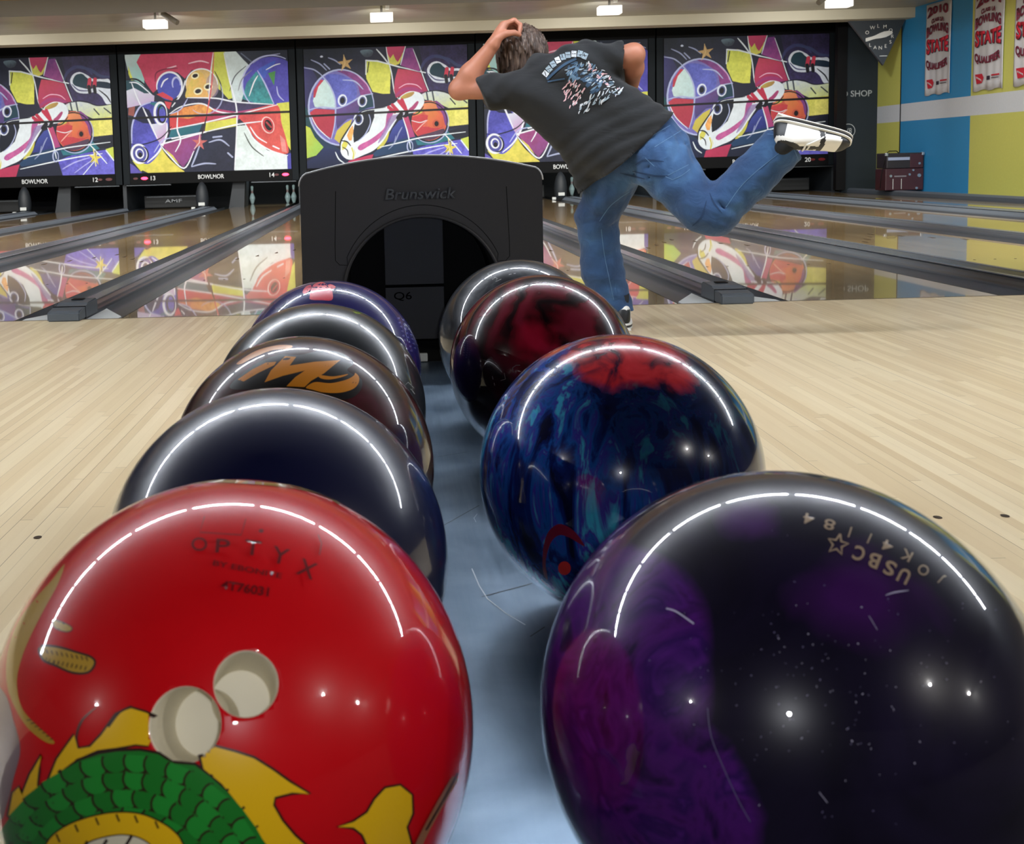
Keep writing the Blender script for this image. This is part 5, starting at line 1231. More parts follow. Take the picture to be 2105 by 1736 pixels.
# stacked road case against the wall
t = empty('equipment_case', (8.66, 20.2, .075)); tag(t, 'dark maroon hard case with metal corners and latches by the painted wall', 'case')
M['case'] = mat('case_maroon', (52, 16, 26), .45, var=.3, bscale=12); M['case_dk'] = mat('case_dark', (22, 16, 22), .5); M['chrome'] = mat('chrome', (190, 195, 200), .25, metal=.9)
MB().box(-.315, .315, 0, .42, .0, .36, .012).build('lower_case', M['case'], t)
MB().box(-.30, .315, .0, .42, .365, .62, .012).build('upper_case', M['case_dk'], t)
MB().box(-.28, .08, -.012, .0, .50, .55, .004).build('pale_label', mat('label_bluegrey', (140, 150, 175), .5), t)
MB().box(.085, .30, -.008, .0, .37, .60, .004).build('upper_panel', M['case'], t)
for x in (-.19, -.05): MB().box(x-.004, x+.004, -.006, .0, .02, .19, .001).build('trim_strip', M['pale'], t)
for x, z, r_ in ((-.23, .24, .022), (.24, .24, .03), (.14, .33, .018), (.24, .44, .02), (.2, .03, .022), (.08, .26, .02)):
    mb = MB(); mb.prism([(x+r_*math.cos(q*math.pi/6), z+r_*math.sin(q*math.pi/6)) for q in range(12)], 'y', -.014, 0); mb.build('latch', M['chrome'], t)
MB().box(-.17, .03, -.008, 0, .22, .245, .003).build('name_plate', mat('plate_dim', (110, 104, 110), .5), t)
for sx in (-1, 1): MB().box(sx*.3-.022, sx*.3+.022, -.01, .05, .575, .625, .006).build('corner', M['chrome'], t)
MB().tube([(-.26, .1, .62), (-.22, .1, .655), (-.1, .1, .655), (-.06, .1, .62)], .008, 8).build('handle', M['black'], t)
MB().tube([(-.31, .05, .5), (-.37, .03, .25), (-.40, .0, .04)], .006, 6).build('strap', M['black'], t)

import sys as _s

# ------------------------------------------------------------------ the bowler: surfaces grown from blended limbs
class Field:
    """smooth union of tapered limbs on a grid, turned into a quad surface"""
    def __init__(s, lo, hi, h):
        s.lo = np.array(lo, np.float32); s.h = h
        s.n = np.ceil((np.array(hi)-np.array(lo))/h).astype(int)+1
        s.F = np.full(s.n, .3, np.float32)
    def _sl(s, lo, hi):
        a = np.clip(((np.array(lo)-s.lo)/s.h).astype(int), 0, s.n); b = np.clip(np.ceil((np.array(hi)-s.lo)/s.h).astype(int)+1, 0, s.n)
        sl = tuple(slice(a[i], b[i]) for i in range(3))
        g = [(s.lo[i]+s.h*np.arange(a[i], b[i])).astype(np.float32) for i in range(3)]
        return sl, g[0][:, None, None], g[1][None, :, None], g[2][None, None, :]
    def limb(s, a, b, ra, rb, k=.02, flat=None, fs=1.0, cut=False):
        """tapered capsule; 'flat' is a direction in which it is squeezed by fs"""
        a, b = np.array(a, np.float32), np.array(b, np.float32); R_ = max(ra, rb)/min(1, fs)+k+2*s.h+.01
        sl, X, Y, Z = s._sl(np.minimum(a, b)-R_, np.maximum(a, b)+R_)
        if min(x.stop-x.start for x in sl) <= 0: return
        ba = b-a; L = float(ba@ba)+1e-9
        px, py, pz = X-a[0], Y-a[1], Z-a[2]
        t = np.clip((px*ba[0]+py*ba[1]+pz*ba[2])/L, 0, 1)
        qx, qy, qz = px-t*ba[0], py-t*ba[1], pz-t*ba[2]
        if flat is not None:
            f = np.array(flat, np.float32); f /= np.linalg.norm(f)
            dd = (qx*f[0]+qy*f[1]+qz*f[2])*(1/fs-1)
            qx, qy, qz = qx+dd*f[0], qy+dd*f[1], qz+dd*f[2]
        d = np.sqrt(qx*qx+qy*qy+qz*qz)-(ra+(rb-ra)*t)
        if flat is not None: d = d*min(1, fs)**.5
        F = s.F[sl]
        if cut:
            hh = np.clip(.5-.5*(-d-F)/k*1.0, 0, 1) if k else None
            s.F[sl] = np.maximum(F, -d)
        else:
            hh = np.clip(.5+.5*(F-d)/k, 0, 1); s.F[sl] = F*(1-hh)+d*hh-k*hh*(1-hh)
    def plane(s, p, n):
        """keep only the side the normal points away from"""
        n = np.array(n, np.float32); n /= np.linalg.norm(n); p = np.array(p)
        sl, X, Y, Z = s._sl(s.lo, s.lo+s.h*s.n)
        s.F = np.maximum(s.F, ((X-p[0])*n[0]+(Y-p[1])*n[1]+(Z-p[2])*n[2]).astype(np.float32)[:s.n[0], :s.n[1], :s.n[2]])
    def add(s, fn):
        sl, X, Y, Z = s._sl(s.lo, s.lo+s.h*s.n); s.F = s.F+fn(X, Y, Z)[:s.n[0], :s.n[1], :s.n[2]]
    def mesh(s, name, smooth_it=2):
        F = s.F; n = F.shape; I = F < 0
        c = [slice(0, -1), slice(1, None)]
        cnt = sum(I[c[i], c[j], c[k]].astype(np.int8) for i in (0, 1) for j in (0, 1) for k in (0, 1))
        act = (cnt > 0) & (cnt < 8)
        ids = -np.ones(act.shape, np.int64); w = np.argwhere(act); ids[act] = np.arange(len(w))
        acc = np.zeros((len(w), 3)); num = np.zeros(len(w))
        cor = [(i, j, k) for i in (0, 1) for j in (0, 1) for k in (0, 1)]
        V = {q: F[w[:, 0]+q[0], w[:, 1]+q[1], w[:, 2]+q[2]] for q in cor}
        for p in cor:
            for ax in range(3):
                if p[ax]: continue
                q = list(p); q[ax] = 1; q = tuple(q)
                a, b = V[p], V[q]; m_ = (a < 0) != (b < 0); t = np.where(m_, a/(a-b+1e-12), 0)
                pt = np.array(p, float)[None, :].repeat(len(w), 0); pt[:, ax] = t
                acc += pt*m_[:, None]; num += m_
        P = (w+acc/np.maximum(num, 1)[:, None])*s.h+s.lo
        quads = []
        for ax in range(3):
            b1, b2 = [(1, 2), (2, 0), (0, 1)][ax]
            sa = [slice(None)]*3; sb = [slice(None)]*3; sa[ax] = slice(0, -1); sb[ax] = slice(1, None)
            A, B = I[tuple(sa)], I[tuple(sb)]; e = np.argwhere(A != B)
            e = e[(e[:, b1] > 0) & (e[:, b2] > 0) & (e[:, b1] < n[b1]-1) & (e[:, b2] < n[b2]-1)]
            o1 = np.zeros(3, int); o1[b1] = 1; o2 = np.zeros(3, int); o2[b2] = 1
            g = lambda q: ids[q[:, 0], q[:, 1], q[:, 2]]
            Q = np.stack([g(e-o1-o2), g(e-o2), g(e), g(e-o1)], 1)
            inside = A[e[:, 0], e[:, 1], e[:, 2]]
            Q[~inside] = Q[~inside][:, ::-1]
            quads.append(Q)
        Q = np.concatenate(quads); Q = Q[(Q >= 0).all(1)]
        for _ in range(smooth_it):      # relax the grid steps away
            S = np.zeros_like(P); N_ = np.zeros(len(P))
            for i in range(4):
                for j in (1, 3): np.add.at(S, Q[:, i], P[Q[:, (i+j) % 4]]); np.add.at(N_, Q[:, i], 1)
            P = P*.5+.5*S/np.maximum(N_, 1)[:, None]
        me = bpy.data.meshes.new(name); me.vertices.add(len(P)); me.vertices.foreach_set('co', P.astype(np.float32).ravel())
        me.loops.add(len(Q)*4); me.loops.foreach_set('vertex_index', Q.ravel().astype(np.int32))
        me.polygons.add(len(Q)); me.polygons.foreach_set('loop_start', np.arange(0, len(Q)*4, 4, dtype=np.int32)); me.polygons.foreach_set('loop_total', np.full(len(Q), 4, np.int32))
        me.update(calc_edges=True); me.validate(); return me
def vec(p): return np.array(p, float)
def mesh_map(o_me):
    bm = bmesh.new(); bm.from_mesh(o_me); tree = BVHTree.FromBMesh(bm); bm.free()
    def f(x, y, l=0):
        d = ray(x, y); h = tree.ray_cast(CAMPOS, d)
        if h[0] is None:
            q = tree.find_nearest(CAMPOS+d*5.0); return q[0]+q[1]*.001 if q[0] else CAMPOS+d*5
        return h[0]+h[1]*(.0016+l)
    return f
def decal_object(name, D, me, mats, parent, lift=.000008):
    bm = bmesh.new(); D.into(bm, mesh_map(me), lambda c: CAMPOS-c, 0, lift)
    m_ = bpy.data.meshes.new(name); bm.to_mesh(m_); bm.free(); return link_mesh(name, m_, mats, parent)

M['skin'] = mat('skin', (176, 116, 92), .5, var=.08, bscale=14)
m, nt, b = new_mat('denim'); tc = nt.nodes.new('ShaderNodeTexCoord')
fade = noise_n(nt, tc.outputs['Object'], 7, 4, .4); twill = nt.nodes.new('ShaderNodeTexWave'); twill.inputs['Scale'].default_value = 260; twill.bands_direction = 'DIAGONAL'; nt.links.new(tc.outputs['Object'], twill.inputs['Vector'])
c = ramp(nt, fade, [(.3, (27, 57, 96)), (.55, (38, 75, 118)), (.75, (62, 102, 146))])
c = mixc(nt, .12, c, twill.outputs['Color'], 'MULTIPLY'); nt.links.new(c, b.inputs['Base Color']); b.inputs['Roughness'].default_value = .85; b.inputs['Sheen Weight'].default_value = .15
bp = nt.nodes.new('ShaderNodeBump'); bp.inputs['Strength'].default_value = .35; bp.inputs['Distance'].default_value = .02
nt.links.new(noise_n(nt, mapping(nt, tc.outputs['Object'], (1, 1, 1), (.5, .6, .2)), 16, 4, 1.2), bp.inputs['Height']); nt.links.new(bp.outputs[0], b.inputs['Normal']); M['denim'] = m
m, nt, b = new_mat('tshirt_black'); tc = nt.nodes.new('ShaderNodeTexCoord'); b.inputs['Base Color'].default_value = rgb(22, 24, 27); b.inputs['Roughness'].default_value = .9; b.inputs['Sheen Weight'].default_value = .1
bp = nt.nodes.new('ShaderNodeBump'); bp.inputs['Strength'].default_value = .25; bp.inputs['Distance'].default_value = .03
nt.links.new(noise_n(nt, mapping(nt, tc.outputs['Object'], (5, 5, 14), (0, .75, 0)), 1, 3, .8), bp.inputs['Height']); nt.links.new(bp.outputs[0], b.inputs['Normal']); M['shirt'] = m
m, nt, b = new_mat('hair_brown'); tc = nt.nodes.new('ShaderNodeTexCoord')
n_ = noise_n(nt, mapping(nt, tc.outputs['Object'], (170, 170, 14), (.1, -.25, 0)), 1, 3, .6)
nt.links.new(ramp(nt, n_, [(.3, (36, 26, 22)), (.55, (84, 66, 56)), (.75, (142, 122, 106))]), b.inputs['Base Color']); b.inputs['Roughness'].default_value = .45
bp = nt.nodes.new('ShaderNodeBump'); bp.inputs['Strength'].default_value = .6; bp.inputs['Distance'].default_value = .006; nt.links.new(n_, bp.inputs['Height']); nt.links.new(bp.outputs[0], b.inputs['Normal']); M['hair'] = m
M['thread'] = mat('stitch_pale', (84, 116, 150), .8); M['denim_crease_shade'] = mat('denim_fold_shade', (26, 52, 86), .9)

# joints in metres, each at its own distance
J = {k: vec(at(*v)) for k, v in dict(
    pelvis=(1322, 300, 4.98), waist=(1270, 262, 5.02), chest=(1165, 180, 5.06), neck=(1112, 142, 5.12), head=(1072, 112, 5.20), chin=(1062, 150, 5.30),
    SL=(1062, 180, 5.06), EL=(944, 184, 5.14), WL=(1012, 94, 5.08), SR=(1222, 132, 5.04), ER=(1302, 112, 4.96), WR=(1296, 188, 5.14),
    HR=(1290, 330, 5.02), KR=(1222, 448, 5.20), AR=(1266, 655, 5.24), HL=(1350, 335, 4.92), KL=(1466, 436, 4.80), AL=(1622, 285, 4.72)).items()}
person = empty('person', (1.03, 5.2, 0))
tag(person, 'person in black printed shirt and blue jeans, bent forward on one leg, fist raised', 'person')
ORI = Vector(person.location)
def place(o): o.location = o.location-ORI; return o
FWDY = np.array((0, 1, 0.))

# --- body: head, neck, trunk, arms and hands as one surface
lo = np.array((.16, 4.55, -.02)); hi = np.array((1.82, 5.62, 1.46))
B = Field((.18, 4.80, .45), (1.22, 5.52, 1.42), .0052)
IN = np.array((-.01, .06, -.03)); B.limb(J['pelvis']+IN*.5, J['waist']+IN, .085, .08, .04); B.limb(J['waist']+IN, J['chest']+IN, .08, .085, .05); B.limb(J['chest']+IN, J['neck'], .08, .055, .04)
B.limb(J['SL']+(.02, .03, -.01), J['SR']+(-.02, .03, -.02), .05, .05, .04)
B.limb(J['neck'], J['head']-np.array((0, 0, .04)), .056, .055, .03)
hd = J['head']; B.limb(hd+(.012, .02, -.005), hd+(-.008, .0, .005), .088, .086, .02); B.limb(hd+(0, .07, -.06), hd+(0, .05, .02), .06, .066, .04)   # skull and face, looking down the lane
B.limb(hd+(-.004, .145, -.035), hd+(-.004, .135, -.005), .012, .009, .012); B.limb(hd+(0, .11, -.105), hd+(0, .09, -.09), .03, .03, .02)  # nose, chin
B.limb(hd+(-.018, .128, -.072), hd+(.018, .128, -.072), .009, .009, .01)                                                          # lips
for sx in (-1, 1):
    B.limb(hd+(sx*.03, .12, .02), hd+(sx*.045, .113, .02), .012, .01, .012)          # brow and eyes
    B.limb(hd+(sx*.088, .035, -.03), hd+(sx*.092, .025, .012), .012, .014, .008, flat=(1, 0, 0), fs=.6)  # ears
B.limb(J['SL'], J['EL'], .050, .042, .03); B.limb(J['EL'], J['EL']+(J['WL']-J['EL'])*.35, .043, .046, .02); B.limb(J['EL']+(J['WL']-J['EL'])*.35, J['WL'], .046, .028, .02)
B.limb(J['SR'], J['ER'], .050, .044, .03); B.limb(J['ER'], J['ER']+(J['WR']-J['ER'])*.35, .044, .045, .02); B.limb(J['ER']+(J['WR']-J['ER'])*.35, J['WR'], .045, .027, .02)
def hand(W, fwd, side, up, curl, k_=1.0):
    """palm with four curled fingers and a thumb; side points to the thumb"""
    fwd, side, up = [v/np.linalg.norm(v) for v in (fwd, side, up)]
    side = side-fwd*(side@fwd); side /= np.linalg.norm(side); up = up-fwd*(up@fwd)-side*(up@side); up /= np.linalg.norm(up)
    for q in (-.03, -.010, .010, .028): B.limb(W+fwd*.004*k_+side*q*.5*k_, W+fwd*.084*k_+side*q*k_, .020*k_, .0165*k_, .014)
    for i, (q, L_) in enumerate(((.033, .044), (.011, .049), (-.011, .046), (-.031, .036))):
        p = W+(fwd*.086+side*q)*k_
        for j, (f_, r_) in enumerate(((1, .0104), (.68, .0096), (.52, .0086))):
            an = curl*(j+.55+.06*i); dd = fwd*math.cos(an)+up*math.sin(an); e = p+dd*L_*f_*k_; B.limb(p, e, r_*k_, r_*.93*k_, .0045); p = e
    a = W+(fwd*.018+side*.026)*k_; b_ = a+(fwd*.030+side*.016+up*.020)*k_; c_ = b_+(fwd*.022-side*.002+up*.026)*k_; e = c_+(fwd*.010-side*.010+up*.022)*k_
    B.limb(a, b_, .016*k_, .0132*k_, .012); B.limb(b_, c_, .013*k_, .0115*k_, .006); B.limb(c_, e, .011*k_, .0095*k_, .005)
fl_ = vec(at(1041, 38, 5.14))-J['WL']
hand(J['WL'], fl_, np.array((.15, -1., .15)), np.array((.95, .1, -.35)), 1.12, 1.12)
fr_ = J['WR']-J['ER']; hand(J['WR'], fr_+np.array((0, .05, 0)), np.array((-.3, .9, 0)), np.array((-.9, -.1, .1)), .8, 1.0)
me = B.mesh('body', 2); body = place(link_mesh('body', me, M['skin'], person, True))

# --- hair: a cap over the back of the skull with ragged ends
Hf = Field(hd-.17, hd+.17, .0042)
Hf.limb(hd+(.012, .012, .008), hd+(-.008, -.005, .018), .103, .100, .02); Hf.limb(hd+(0, .05, .05), hd+(0, .02, .04), .083, .09, .03)
Hf.limb(hd+(-.03, -.01, -.05), hd+(.03, -.01, -.055), .073, .07, .03); Hf.limb(hd+(.0, -.028, -.06), hd+(.012, -.02, -.095), .062, .05, .03)
Hf.limb(hd+(0, .125, -.075), hd+(0, .10, -.02), .072, .055, .01, cut=True)
Hf.add(lambda X, Y, Z: (.0045*np.sin(X*210+Z*26+3*np.sin(Z*31))*np.sin(Y*190+2)+.003*np.sin(X*420+Y*300)).astype(np.float32)+0*Z.astype(np.float32))
me = Hf.mesh('hair', 1); place(link_mesh('hair', me, M['hair'], person, True))

# --- T-shirt
def folds(amp, dirv, freq, ph=0, wob=2.0):
    d = np.array(dirv, np.float32); d /= np.linalg.norm(d)
    def f(X, Y, Z):
        u = X*d[0]+Y*d[1]+Z*d[2]; w_ = np.sin(X*9.1+Z*5.7+Y*3.3+ph)*wob
        return (amp*np.sin(u*freq+w_)*(.5+.5*np.sin(X*5.3-Z*7.9+ph*2))).astype(np.float32)
    return f
T = Field((.30, 4.66, .48), (1.34, 5.42, 1.32), .0075)
def P3(x, y, Y): return vec(at(x, y, Y))
back = np.array((0, 1., -.35))
T.limb(P3(1075, 188, 5.08), P3(1205, 135, 5.06), .088, .092, .05, flat=back, fs=.95)
T.limb(P3(1185, 150, 5.06), P3(1312, 285, 4.98), .112, .128, .06)
T.limb(P3(1125, 205, 5.08), P3(1245, 305, 5.04), .118, .105, .06)
T.limb(P3(1110, 200, 5.10), P3(1232, 352, 5.08), .085, .080, .05)
T.limb(P3(1200, 330, 5.10), P3(1214, 392, 5.10), .064, .056, .04)
T.limb(P3(1290, 236, 4.99), P3(1352, 275, 4.95), .095, .100, .06); T.limb(P3(1250, 300, 5.0), P3(1300, 330, 4.97), .12, .135, .05)
T.limb(J['neck']+(.0, -.01, -.02), J['neck']+(0, 0, 0), .075, .07, .04)
T.limb(P3(1062, 184, 5.07), P3(1008, 189, 5.10), .073, .071, .03); T.limb(P3(1008, 189, 5.10), P3(985, 189, 5.11), .071, .074, .02)
T.limb(P3(1210, 130, 5.04), P3(1262, 123, 5.0), .079, .069, .03); T.limb(P3(1262, 123, 5.0), P3(1280, 122, 4.99), .069, .07, .02)
T.add(folds(.006, (.6, 0, .8), 62)); T.add(folds(.004, (-.5, .2, .9), 110, 1.3))
hA, hB = P3(1187, 402, 5.1), P3(1369, 241, 5.0); hm = (hA+hB)/2; hd_ = (hB-hA)/np.linalg.norm(hB-hA); out_ = np.cross(hd_, np.array((0, 1., 0))); out_ = out_ if out_[0] > 0 else -out_
T.plane(hm, out_)
sA = P3(973, 160, 5.11); sB = P3(999, 216, 5.11); sd = (sB-sA)/np.linalg.norm(sB-sA); on = np.cross(sd, np.array((0, 1., 0))); on = on if on[0] < 0 else -on
T.plane(sA, on+np.array((0, 0., 0)))
me = T.mesh('tshirt', 2)
# the right sleeve is cut on its own line
bm = bmesh.new(); bm.from_mesh(me)
q0, q1 = P3(1279, 90, 4.99), P3(1275, 158, 4.99); q_ = (q1-q0)/np.linalg.norm(q1-q0); qn = np.cross(q_, np.array((0, 1., 0))); qn = qn if qn[0] > 0 else -qn
lim = P3(1275, 168, 5)[2]
kill = [v for v in bm.verts if np.dot(np.array(v.co)-q0, qn) > 0 and v.co.z > lim]
bmesh.ops.delete(bm, geom=kill, context='VERTS'); 
es = [e for e in bm.edges if e.is_boundary]; bmesh.ops.holes_fill(bm, edges=es, sides=0); bm.to_mesh(me); bm.free()
tshirt = place(link_mesh('tshirt', me, M['shirt'], person, True))
# printed picture on the back: pale lettering arch and a furry shape, brushed in small strokes
rs = random.Random(21); D = Decal(10)
def stroke(mi, x, y, L_, w_, a): D.line(mi, [(x-L_*.5*math.cos(a), y-L_*.5*math.sin(a)), (x+rs.uniform(-1, 1), y+rs.uniform(-1, 1)), (x+L_*.5*math.cos(a), y+L_*.5*math.sin(a))], w_, True, True)
def inpoly(p, P_):
    c_ = False
    for (x0, y0), (x1, y1) in zip(P_, P_[1:]+P_[:1]):
        if (y0 > p[1]) != (y1 > p[1]) and p[0] < (x1-x0)*(p[1]-y0)/(y1-y0)+x0: c_ = not c_
    return c_
def P5(*p): return [(900+x/4.21, y/4.21) for x, y in p]
def scatter(mi, reg, n, L0, L1, w0, w1, a0, a1):
    xs = [p[0] for p in reg]; ys = [p[1] for p in reg]; k = 0
    while k < n:
        p = (rs.uniform(min(xs), max(xs)), rs.uniform(min(ys), max(ys)))
        if inpoly(p, reg): stroke(rs.choice(mi), p[0], p[1], rs.uniform(L0, L1), rs.uniform(w0, w1), rs.uniform(a0, a1)); k += 1
wolf = P5((1100, 560), (1200, 520), (1300, 540), (1400, 600), (1480, 680), (1600, 790), (1580, 820), (1480, 820), (1380, 780), (1290, 700), (1180, 640), (1090, 640))
scatter([3, 4], P5((1080, 600), (1200, 530), (1330, 560), (1420, 660), (1440, 780), (1330, 800), (1250, 700), (1130, 690)), 46, 8, 16, 3, 6, -1.2, -.2)
scatter([1, 4], wolf, 60, 4, 11, 1.2, 3, -1.5, .2); scatter([0, 2], P5((1290, 530), (1420, 600), (1560, 750), (1600, 800), (1560, 830), (1420, 740), (1320, 640)), 42, 4, 9, 1.4, 3, -1.3, 1.2)
scatter([2, 2, 0], P5((1140, 700), (1220, 700), (1280, 740), (1260, 820), (1210, 880), (1180, 940), (1120, 920), (1075, 830), (1090, 760)), 52, 5, 11, 1.6, 3.2, 1.8, 2.4)
scatter([0, 0, 1, 5], P5((1210, 960), (1230, 900), (1300, 850), (1380, 800), (1480, 770), (1600, 780), (1590, 810), (1480, 860), (1380, 920), (1300, 960), (1220, 985)), 62, 6, 15, 1.5, 3.4, -1.3, -.5)
for i, (x, y) in enumerate(P5((935, 640), (965, 600), (1000, 560), (1040, 525), (1085, 498), (1130, 480), (1180, 470), (1230, 470), (1272, 488))):
    a = -.9+i*.16; ch = 'SOUTHWEST'[i] if 0 else None
    D.shape(1 if i % 3 else 0, [(x+(-5)*math.cos(a)-(u_)*math.sin(a)*-1, y+(-5)*math.sin(a)-u_*math.cos(a)) for u_ in (-6, 6)]+[(x+5*math.cos(a)+u_*math.sin(a), y+5*math.sin(a)-u_*math.cos(a)) for u_ in (6, -6)])
    D.line(5, [(x-2, y-5), (x+1, y+5)], 1.6, False); D.line(5, [(x-4, y+rs.uniform(-2, 2)), (x+4, y+rs.uniform(-2, 2))], 1.2, False)
D.line(3, P5((945, 690), (1010, 630), (1100, 560), (1200, 510)), 5); D.line(3, P5((950, 710), (1040, 690), (1100, 680)), 3)
place(decal_object('shirt_print', D, me, [mat('print_white', (196, 200, 204), .8), mat('print_grey', (140, 156, 166), .8), mat('print_pink', (206, 164, 168), .8), mat('print_blue', (40, 66, 90), .8), mat('print_steel', (84, 110, 132), .8), mat('print_black', (26, 28, 32), .8)], person))

# --- jeans
Jn = Field((.66, 4.58, .04), (1.76, 5.46, 1.02), .0078)
Jn.limb(P3(1305, 285, 5.01), P3(1345, 308, 4.97), .105, .112, .05); Jn.limb(P3(1300, 312, 5.02), P3(1356, 322, 4.94), .112, .112, .05); Jn.limb(P3(1352, 272, 4.97), P3(1374, 304, 4.94), .075, .082, .04)
Jn.limb(P3(1280, 325, 5.05), P3(1226, 446, 5.20), .112, .088, .05); Jn.limb(P3(1228, 446, 5.20), P3(1238, 555, 5.23), .087, .088, .03); Jn.limb(P3(1238, 555, 5.23), P3(1267, 655, 5.24), .088, .086, .03)
Jn.limb(P3(1358, 335, 4.92), P3(1442, 430, 4.81), .122, .090, .04); Jn.limb(P3(1442, 432, 4.81), P3(1468, 440, 4.80), .090, .088, .02); Jn.limb(P3(1470, 436, 4.80), P3(1545, 366, 4.76), .090, .083, .03); Jn.limb(P3(1545, 366, 4.76), P3(1618, 292, 4.72), .083, .087, .03)
Jn.add(folds(.0038, (.75, .1, -.65), 75, .5)); Jn.add(folds(.0024, (.3, .2, .9), 120, 2.1)); Jn.add(folds(.002, (.9, .3, .2), 170, 4))
# knee creases
for (x0, y0, x1, y1, Y_) in ((1463, 402, 1500, 440, 4.71), (1456, 412, 1478, 470, 4.70), (1235, 452, 1262, 466, 5.12), (1330, 345, 1400, 330, 4.83), (1325, 368, 1372, 352, 4.83), (1350, 312, 1410, 296, 4.84), (1290, 355, 1330, 360, 4.9)):
    a_, b_ = P3(x0, y0, Y_), P3(x1, y1, Y_+.01); Jn.limb(a_, b_, .006, .006, .004, cut=True)
cA, cB = P3(1577, 262, 4.72), P3(1647, 328, 4.72); cdv = (cB-cA)/np.linalg.norm(cB-cA); cn = np.cross(cdv, np.array((0, 1., 0))); cn = cn if cn[2] > 0 else -cn
sl_x = P3(1500, 300, 4.75)[0]
F0 = Jn.F.copy(); Jn.plane(cA, cn)
kx = int((sl_x-Jn.lo[0])/Jn.h); F0[kx:] = Jn.F[kx:]; Jn.F = F0
Jn.plane((0, 0, .078), (0, 0, -1))
me = Jn.mesh('jeans', 2); jeans = place(link_mesh('jeans', me, M['denim'], person, True))
D = Decal(12)
def P6(*p): return [(1100+x/3.0956, 200+y/3.0956) for x, y in p]
for q in (((930, 212), (850, 262), (760, 318)), ((860, 180), (760, 240), (680, 300), (610, 350)), ((830, 505), (900, 470), (975, 430)), ((875, 525), (930, 500), (985, 458)), ((830, 505), (875, 525)), ((700, 385), (760, 440)),
          ((600, 600), (540, 640), (470, 700), (410, 790)), ((420, 840), (440, 1000), (470, 1150), (500, 1290)), ((1560, 350), (1400, 480), (1300, 580), (1215, 700)), ((1480, 235), (1570, 250), (1640, 320), (1675, 400))): D.line(0, P6(*q), 1.3)
for q in (((620, 470), (760, 500), (850, 500)), ((1110, 610), (1140, 680), (1190, 740)), ((1090, 660), (1060, 760), (1000, 820)), ((640, 430), (700, 400), (820, 410)), ((540, 480), (620, 500), (700, 520))): D.line(1, P6(*q), 4, True, True)  # dark strokes paint the shade of folds onto the denim
place(decal_object('stitching_and_fold_shade', D, me, [M['thread'], M['denim_crease_shade']], person))
# hidden shins and ankles inside the jeans belong to the body; a sock shows above the raised shoe
# --- shoes
def lofted(st, n=28, top=True):
    """st: list of (x, half width, height, z0, round) stations; a closed shape with flat bottom"""
    bm = bmesh.new(); rings = []
    for (x, w_, h_, z0, yo) in st:
        r = []
        for k in range(n):
            a = 2*math.pi*k/n; c_, s_ = math.cos(a), math.sin(a)
            y = w_*math.copysign(abs(c_)**.75, c_)+yo; z = z0+h_/2+h_/2*math.copysign(abs(s_)**(.8 if s_ > 0 else .35), s_)
            r.append(bm.verts.new((x, y, z)))
        rings.append(r)
    for i in range(len(rings)-1):
        for k in range(n):
            f = bm.faces.new([rings[i][k], rings[i][(k+1) % n], rings[i+1][(k+1) % n], rings[i+1][k]]); f.smooth = True
    bm.faces.new(rings[0]); bm.faces.new(rings[-1][::-1]); bmesh.ops.recalc_face_normals(bm, faces=bm.faces); return bm
M['shoe_white'] = mat('shoe_white', (232, 230, 224), .45); M['shoe_black'] = mat('shoe_black', (26, 27, 30), .45); M['sock'] = mat('sock_black', (22, 24, 28), .9); M['lace'] = mat('lace_white', (238, 238, 236), .7)
def sole_out(x): 
    t = (x+.14)/.30; return .033+.0195*math.sin(min(1, max(0, t))*math.pi*.9)**.8 if t < .97 else .02
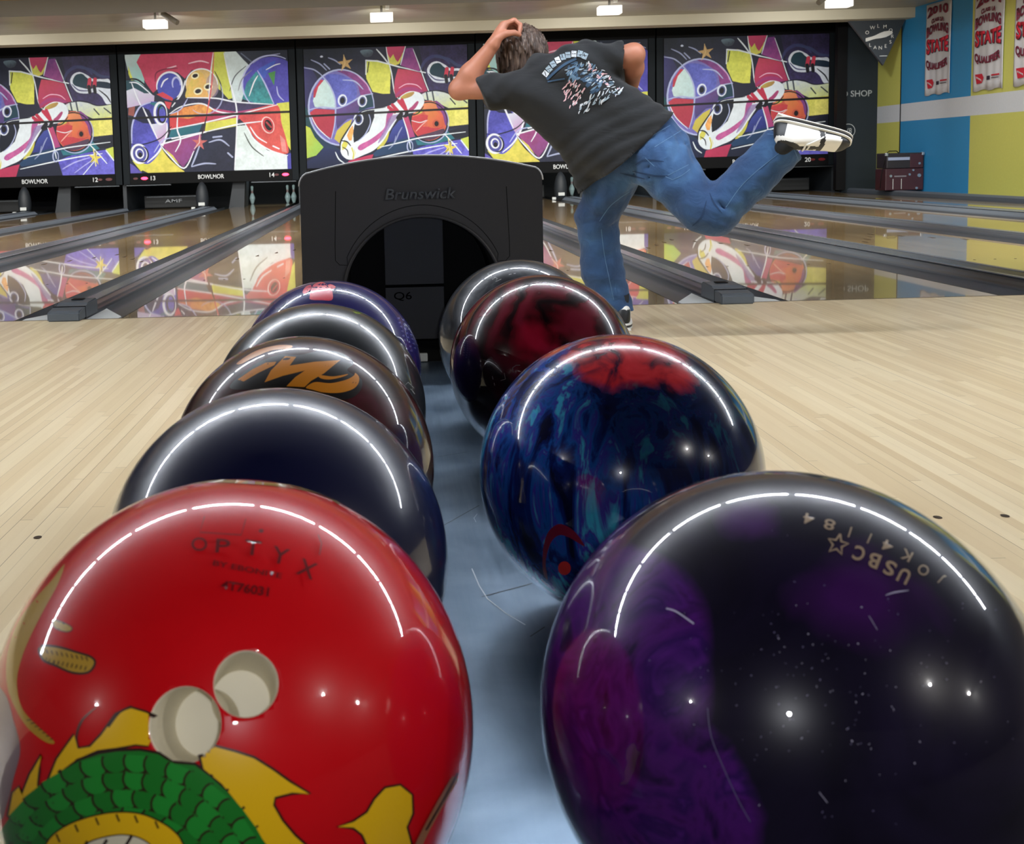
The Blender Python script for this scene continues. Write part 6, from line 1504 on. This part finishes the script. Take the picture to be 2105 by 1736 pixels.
def make_shoe(name, SHIN, M4):
    root = empty('x'); bpy.data.objects.remove(root)
    Lx = np.linspace(-.135, .155, 80)
    def hw(x):
        t = (x+.135)/.29; base = .036+.018*t-.0*t
        return max(.004, base*math.sqrt(max(0, 1-max(0, (abs(t-.5)*2))**5)))
    st = []
    for x in Lx:
        t = (x+.135)/.29
        h_ = .095 if t < .25 else (.095-.049*((t-.25)/.5) if t < .75 else .046-.012*((t-.75)/.25)); h_ = max(.012, h_*math.sqrt(max(0, 1-max(0, (abs(t-.5)*2))**7)))
        st.append((x, hw(x)*.96, h_, .018, 0))
    bm = lofted(st, 72)
    bm.faces.ensure_lookup_table()
    for f in bm.faces:
        c_ = f.calc_center_median(); x, z = c_.x, c_.z
        blk = (x < -.095 and z < .085) or (x > .115 and True) or (.028 < x-.35*(z-.04) < .048) or (abs(c_.y) < .014 and -.04 < x < .06 and z > .05) or (x > .05 and z < .034) or z > .1
        f.material_index = 1 if blk else 0
    me = bpy.data.meshes.new(name); bm.to_mesh(me); bm.free(); o = link_mesh(name, me, [M['shoe_white'], M['shoe_black']], person); parts = [o]
    def layer(z0, z1, grow, mt, nm):
        bm = lofted([(x*(1.0+grow*2)+.0, hw(x)+grow*.25+.002, z1-z0, z0, 0) for x in Lx], 28); me = bpy.data.meshes.new(nm); bm.to_mesh(me); bm.free()
        q = link_mesh(nm, me, mt, o); return q
    layer(.0, .0085, .012, M['shoe_white'], 'outsole'); layer(.0085, .0165, .010, M['shoe_black'], 'sole_stripe'); layer(.0165, .0265, .012, M['shoe_white'], 'midsole')
    mb = MB(); mb.box(-.138, -.075, -.033, .033, -.005, .001, .002); mb.build('heel', M['shoe_white'], o)
    for i in range(5):
        x = -.012+i*.0155; z = .098-.0023*i*5*.85
        MB().tube([(x, -.036, z-.030), (x+.003, -.026, z-.012), (x+.004, -.012, z+.001-.003*i*.3), (x+.004, .012, z+.001-.003*i*.3), (x+.003, .026, z-.012), (x, .036, z-.030)], .0038, 8).build('lace', M['lace'], o)
    MB().tube([(-.02, .0, .094), (.0, .03, .09), (.03, .05, .07), (.045, .045, .05)], .003, 6).build('lace_end', M['lace'], o)
    mb = MB(); mb.smooth = True; mb.tube([(-.07, 0, .07), (-.073, 0, .10), SHIN], [.036, .031, .030], 20); mb.build('sock', M['sock'], o)
    o.matrix_world = M4; o.location = Vector(o.location)-ORI
    return o
# planted foot: toe pointing down the lane, heel toward us
M4 = Matrix.Translation((1.024, 5.27, .0055)) @ Matrix.Rotation(math.radians(84), 4, 'Z'); make_shoe('planted_shoe', (-.08, 0, .15), M4)
# raised foot: sole turned up, toe to the right
heel, toe = Vector(at(1604, 262, 4.66)), Vector(at(1722, 296, 4.63)); xa = (toe-heel).normalized()
ank = Vector(at(1600, 320, 4.72)); za = (ank-heel); za = za-xa*za.dot(xa); za.normalize()
za = (za+Vector((0, -.95, 0))); za = (za-xa*za.dot(xa)).normalized(); ya = za.cross(xa)
mid = heel+(toe-heel)*.50-za*.035
M4 = Matrix(((xa.x, ya.x, za.x, mid.x), (xa.y, ya.y, za.y, mid.y), (xa.z, ya.z, za.z, mid.z), (0, 0, 0, 1)))
make_shoe('raised_shoe', tuple(M4.inverted() @ Vector(at(1588, 318, 4.73))), M4)
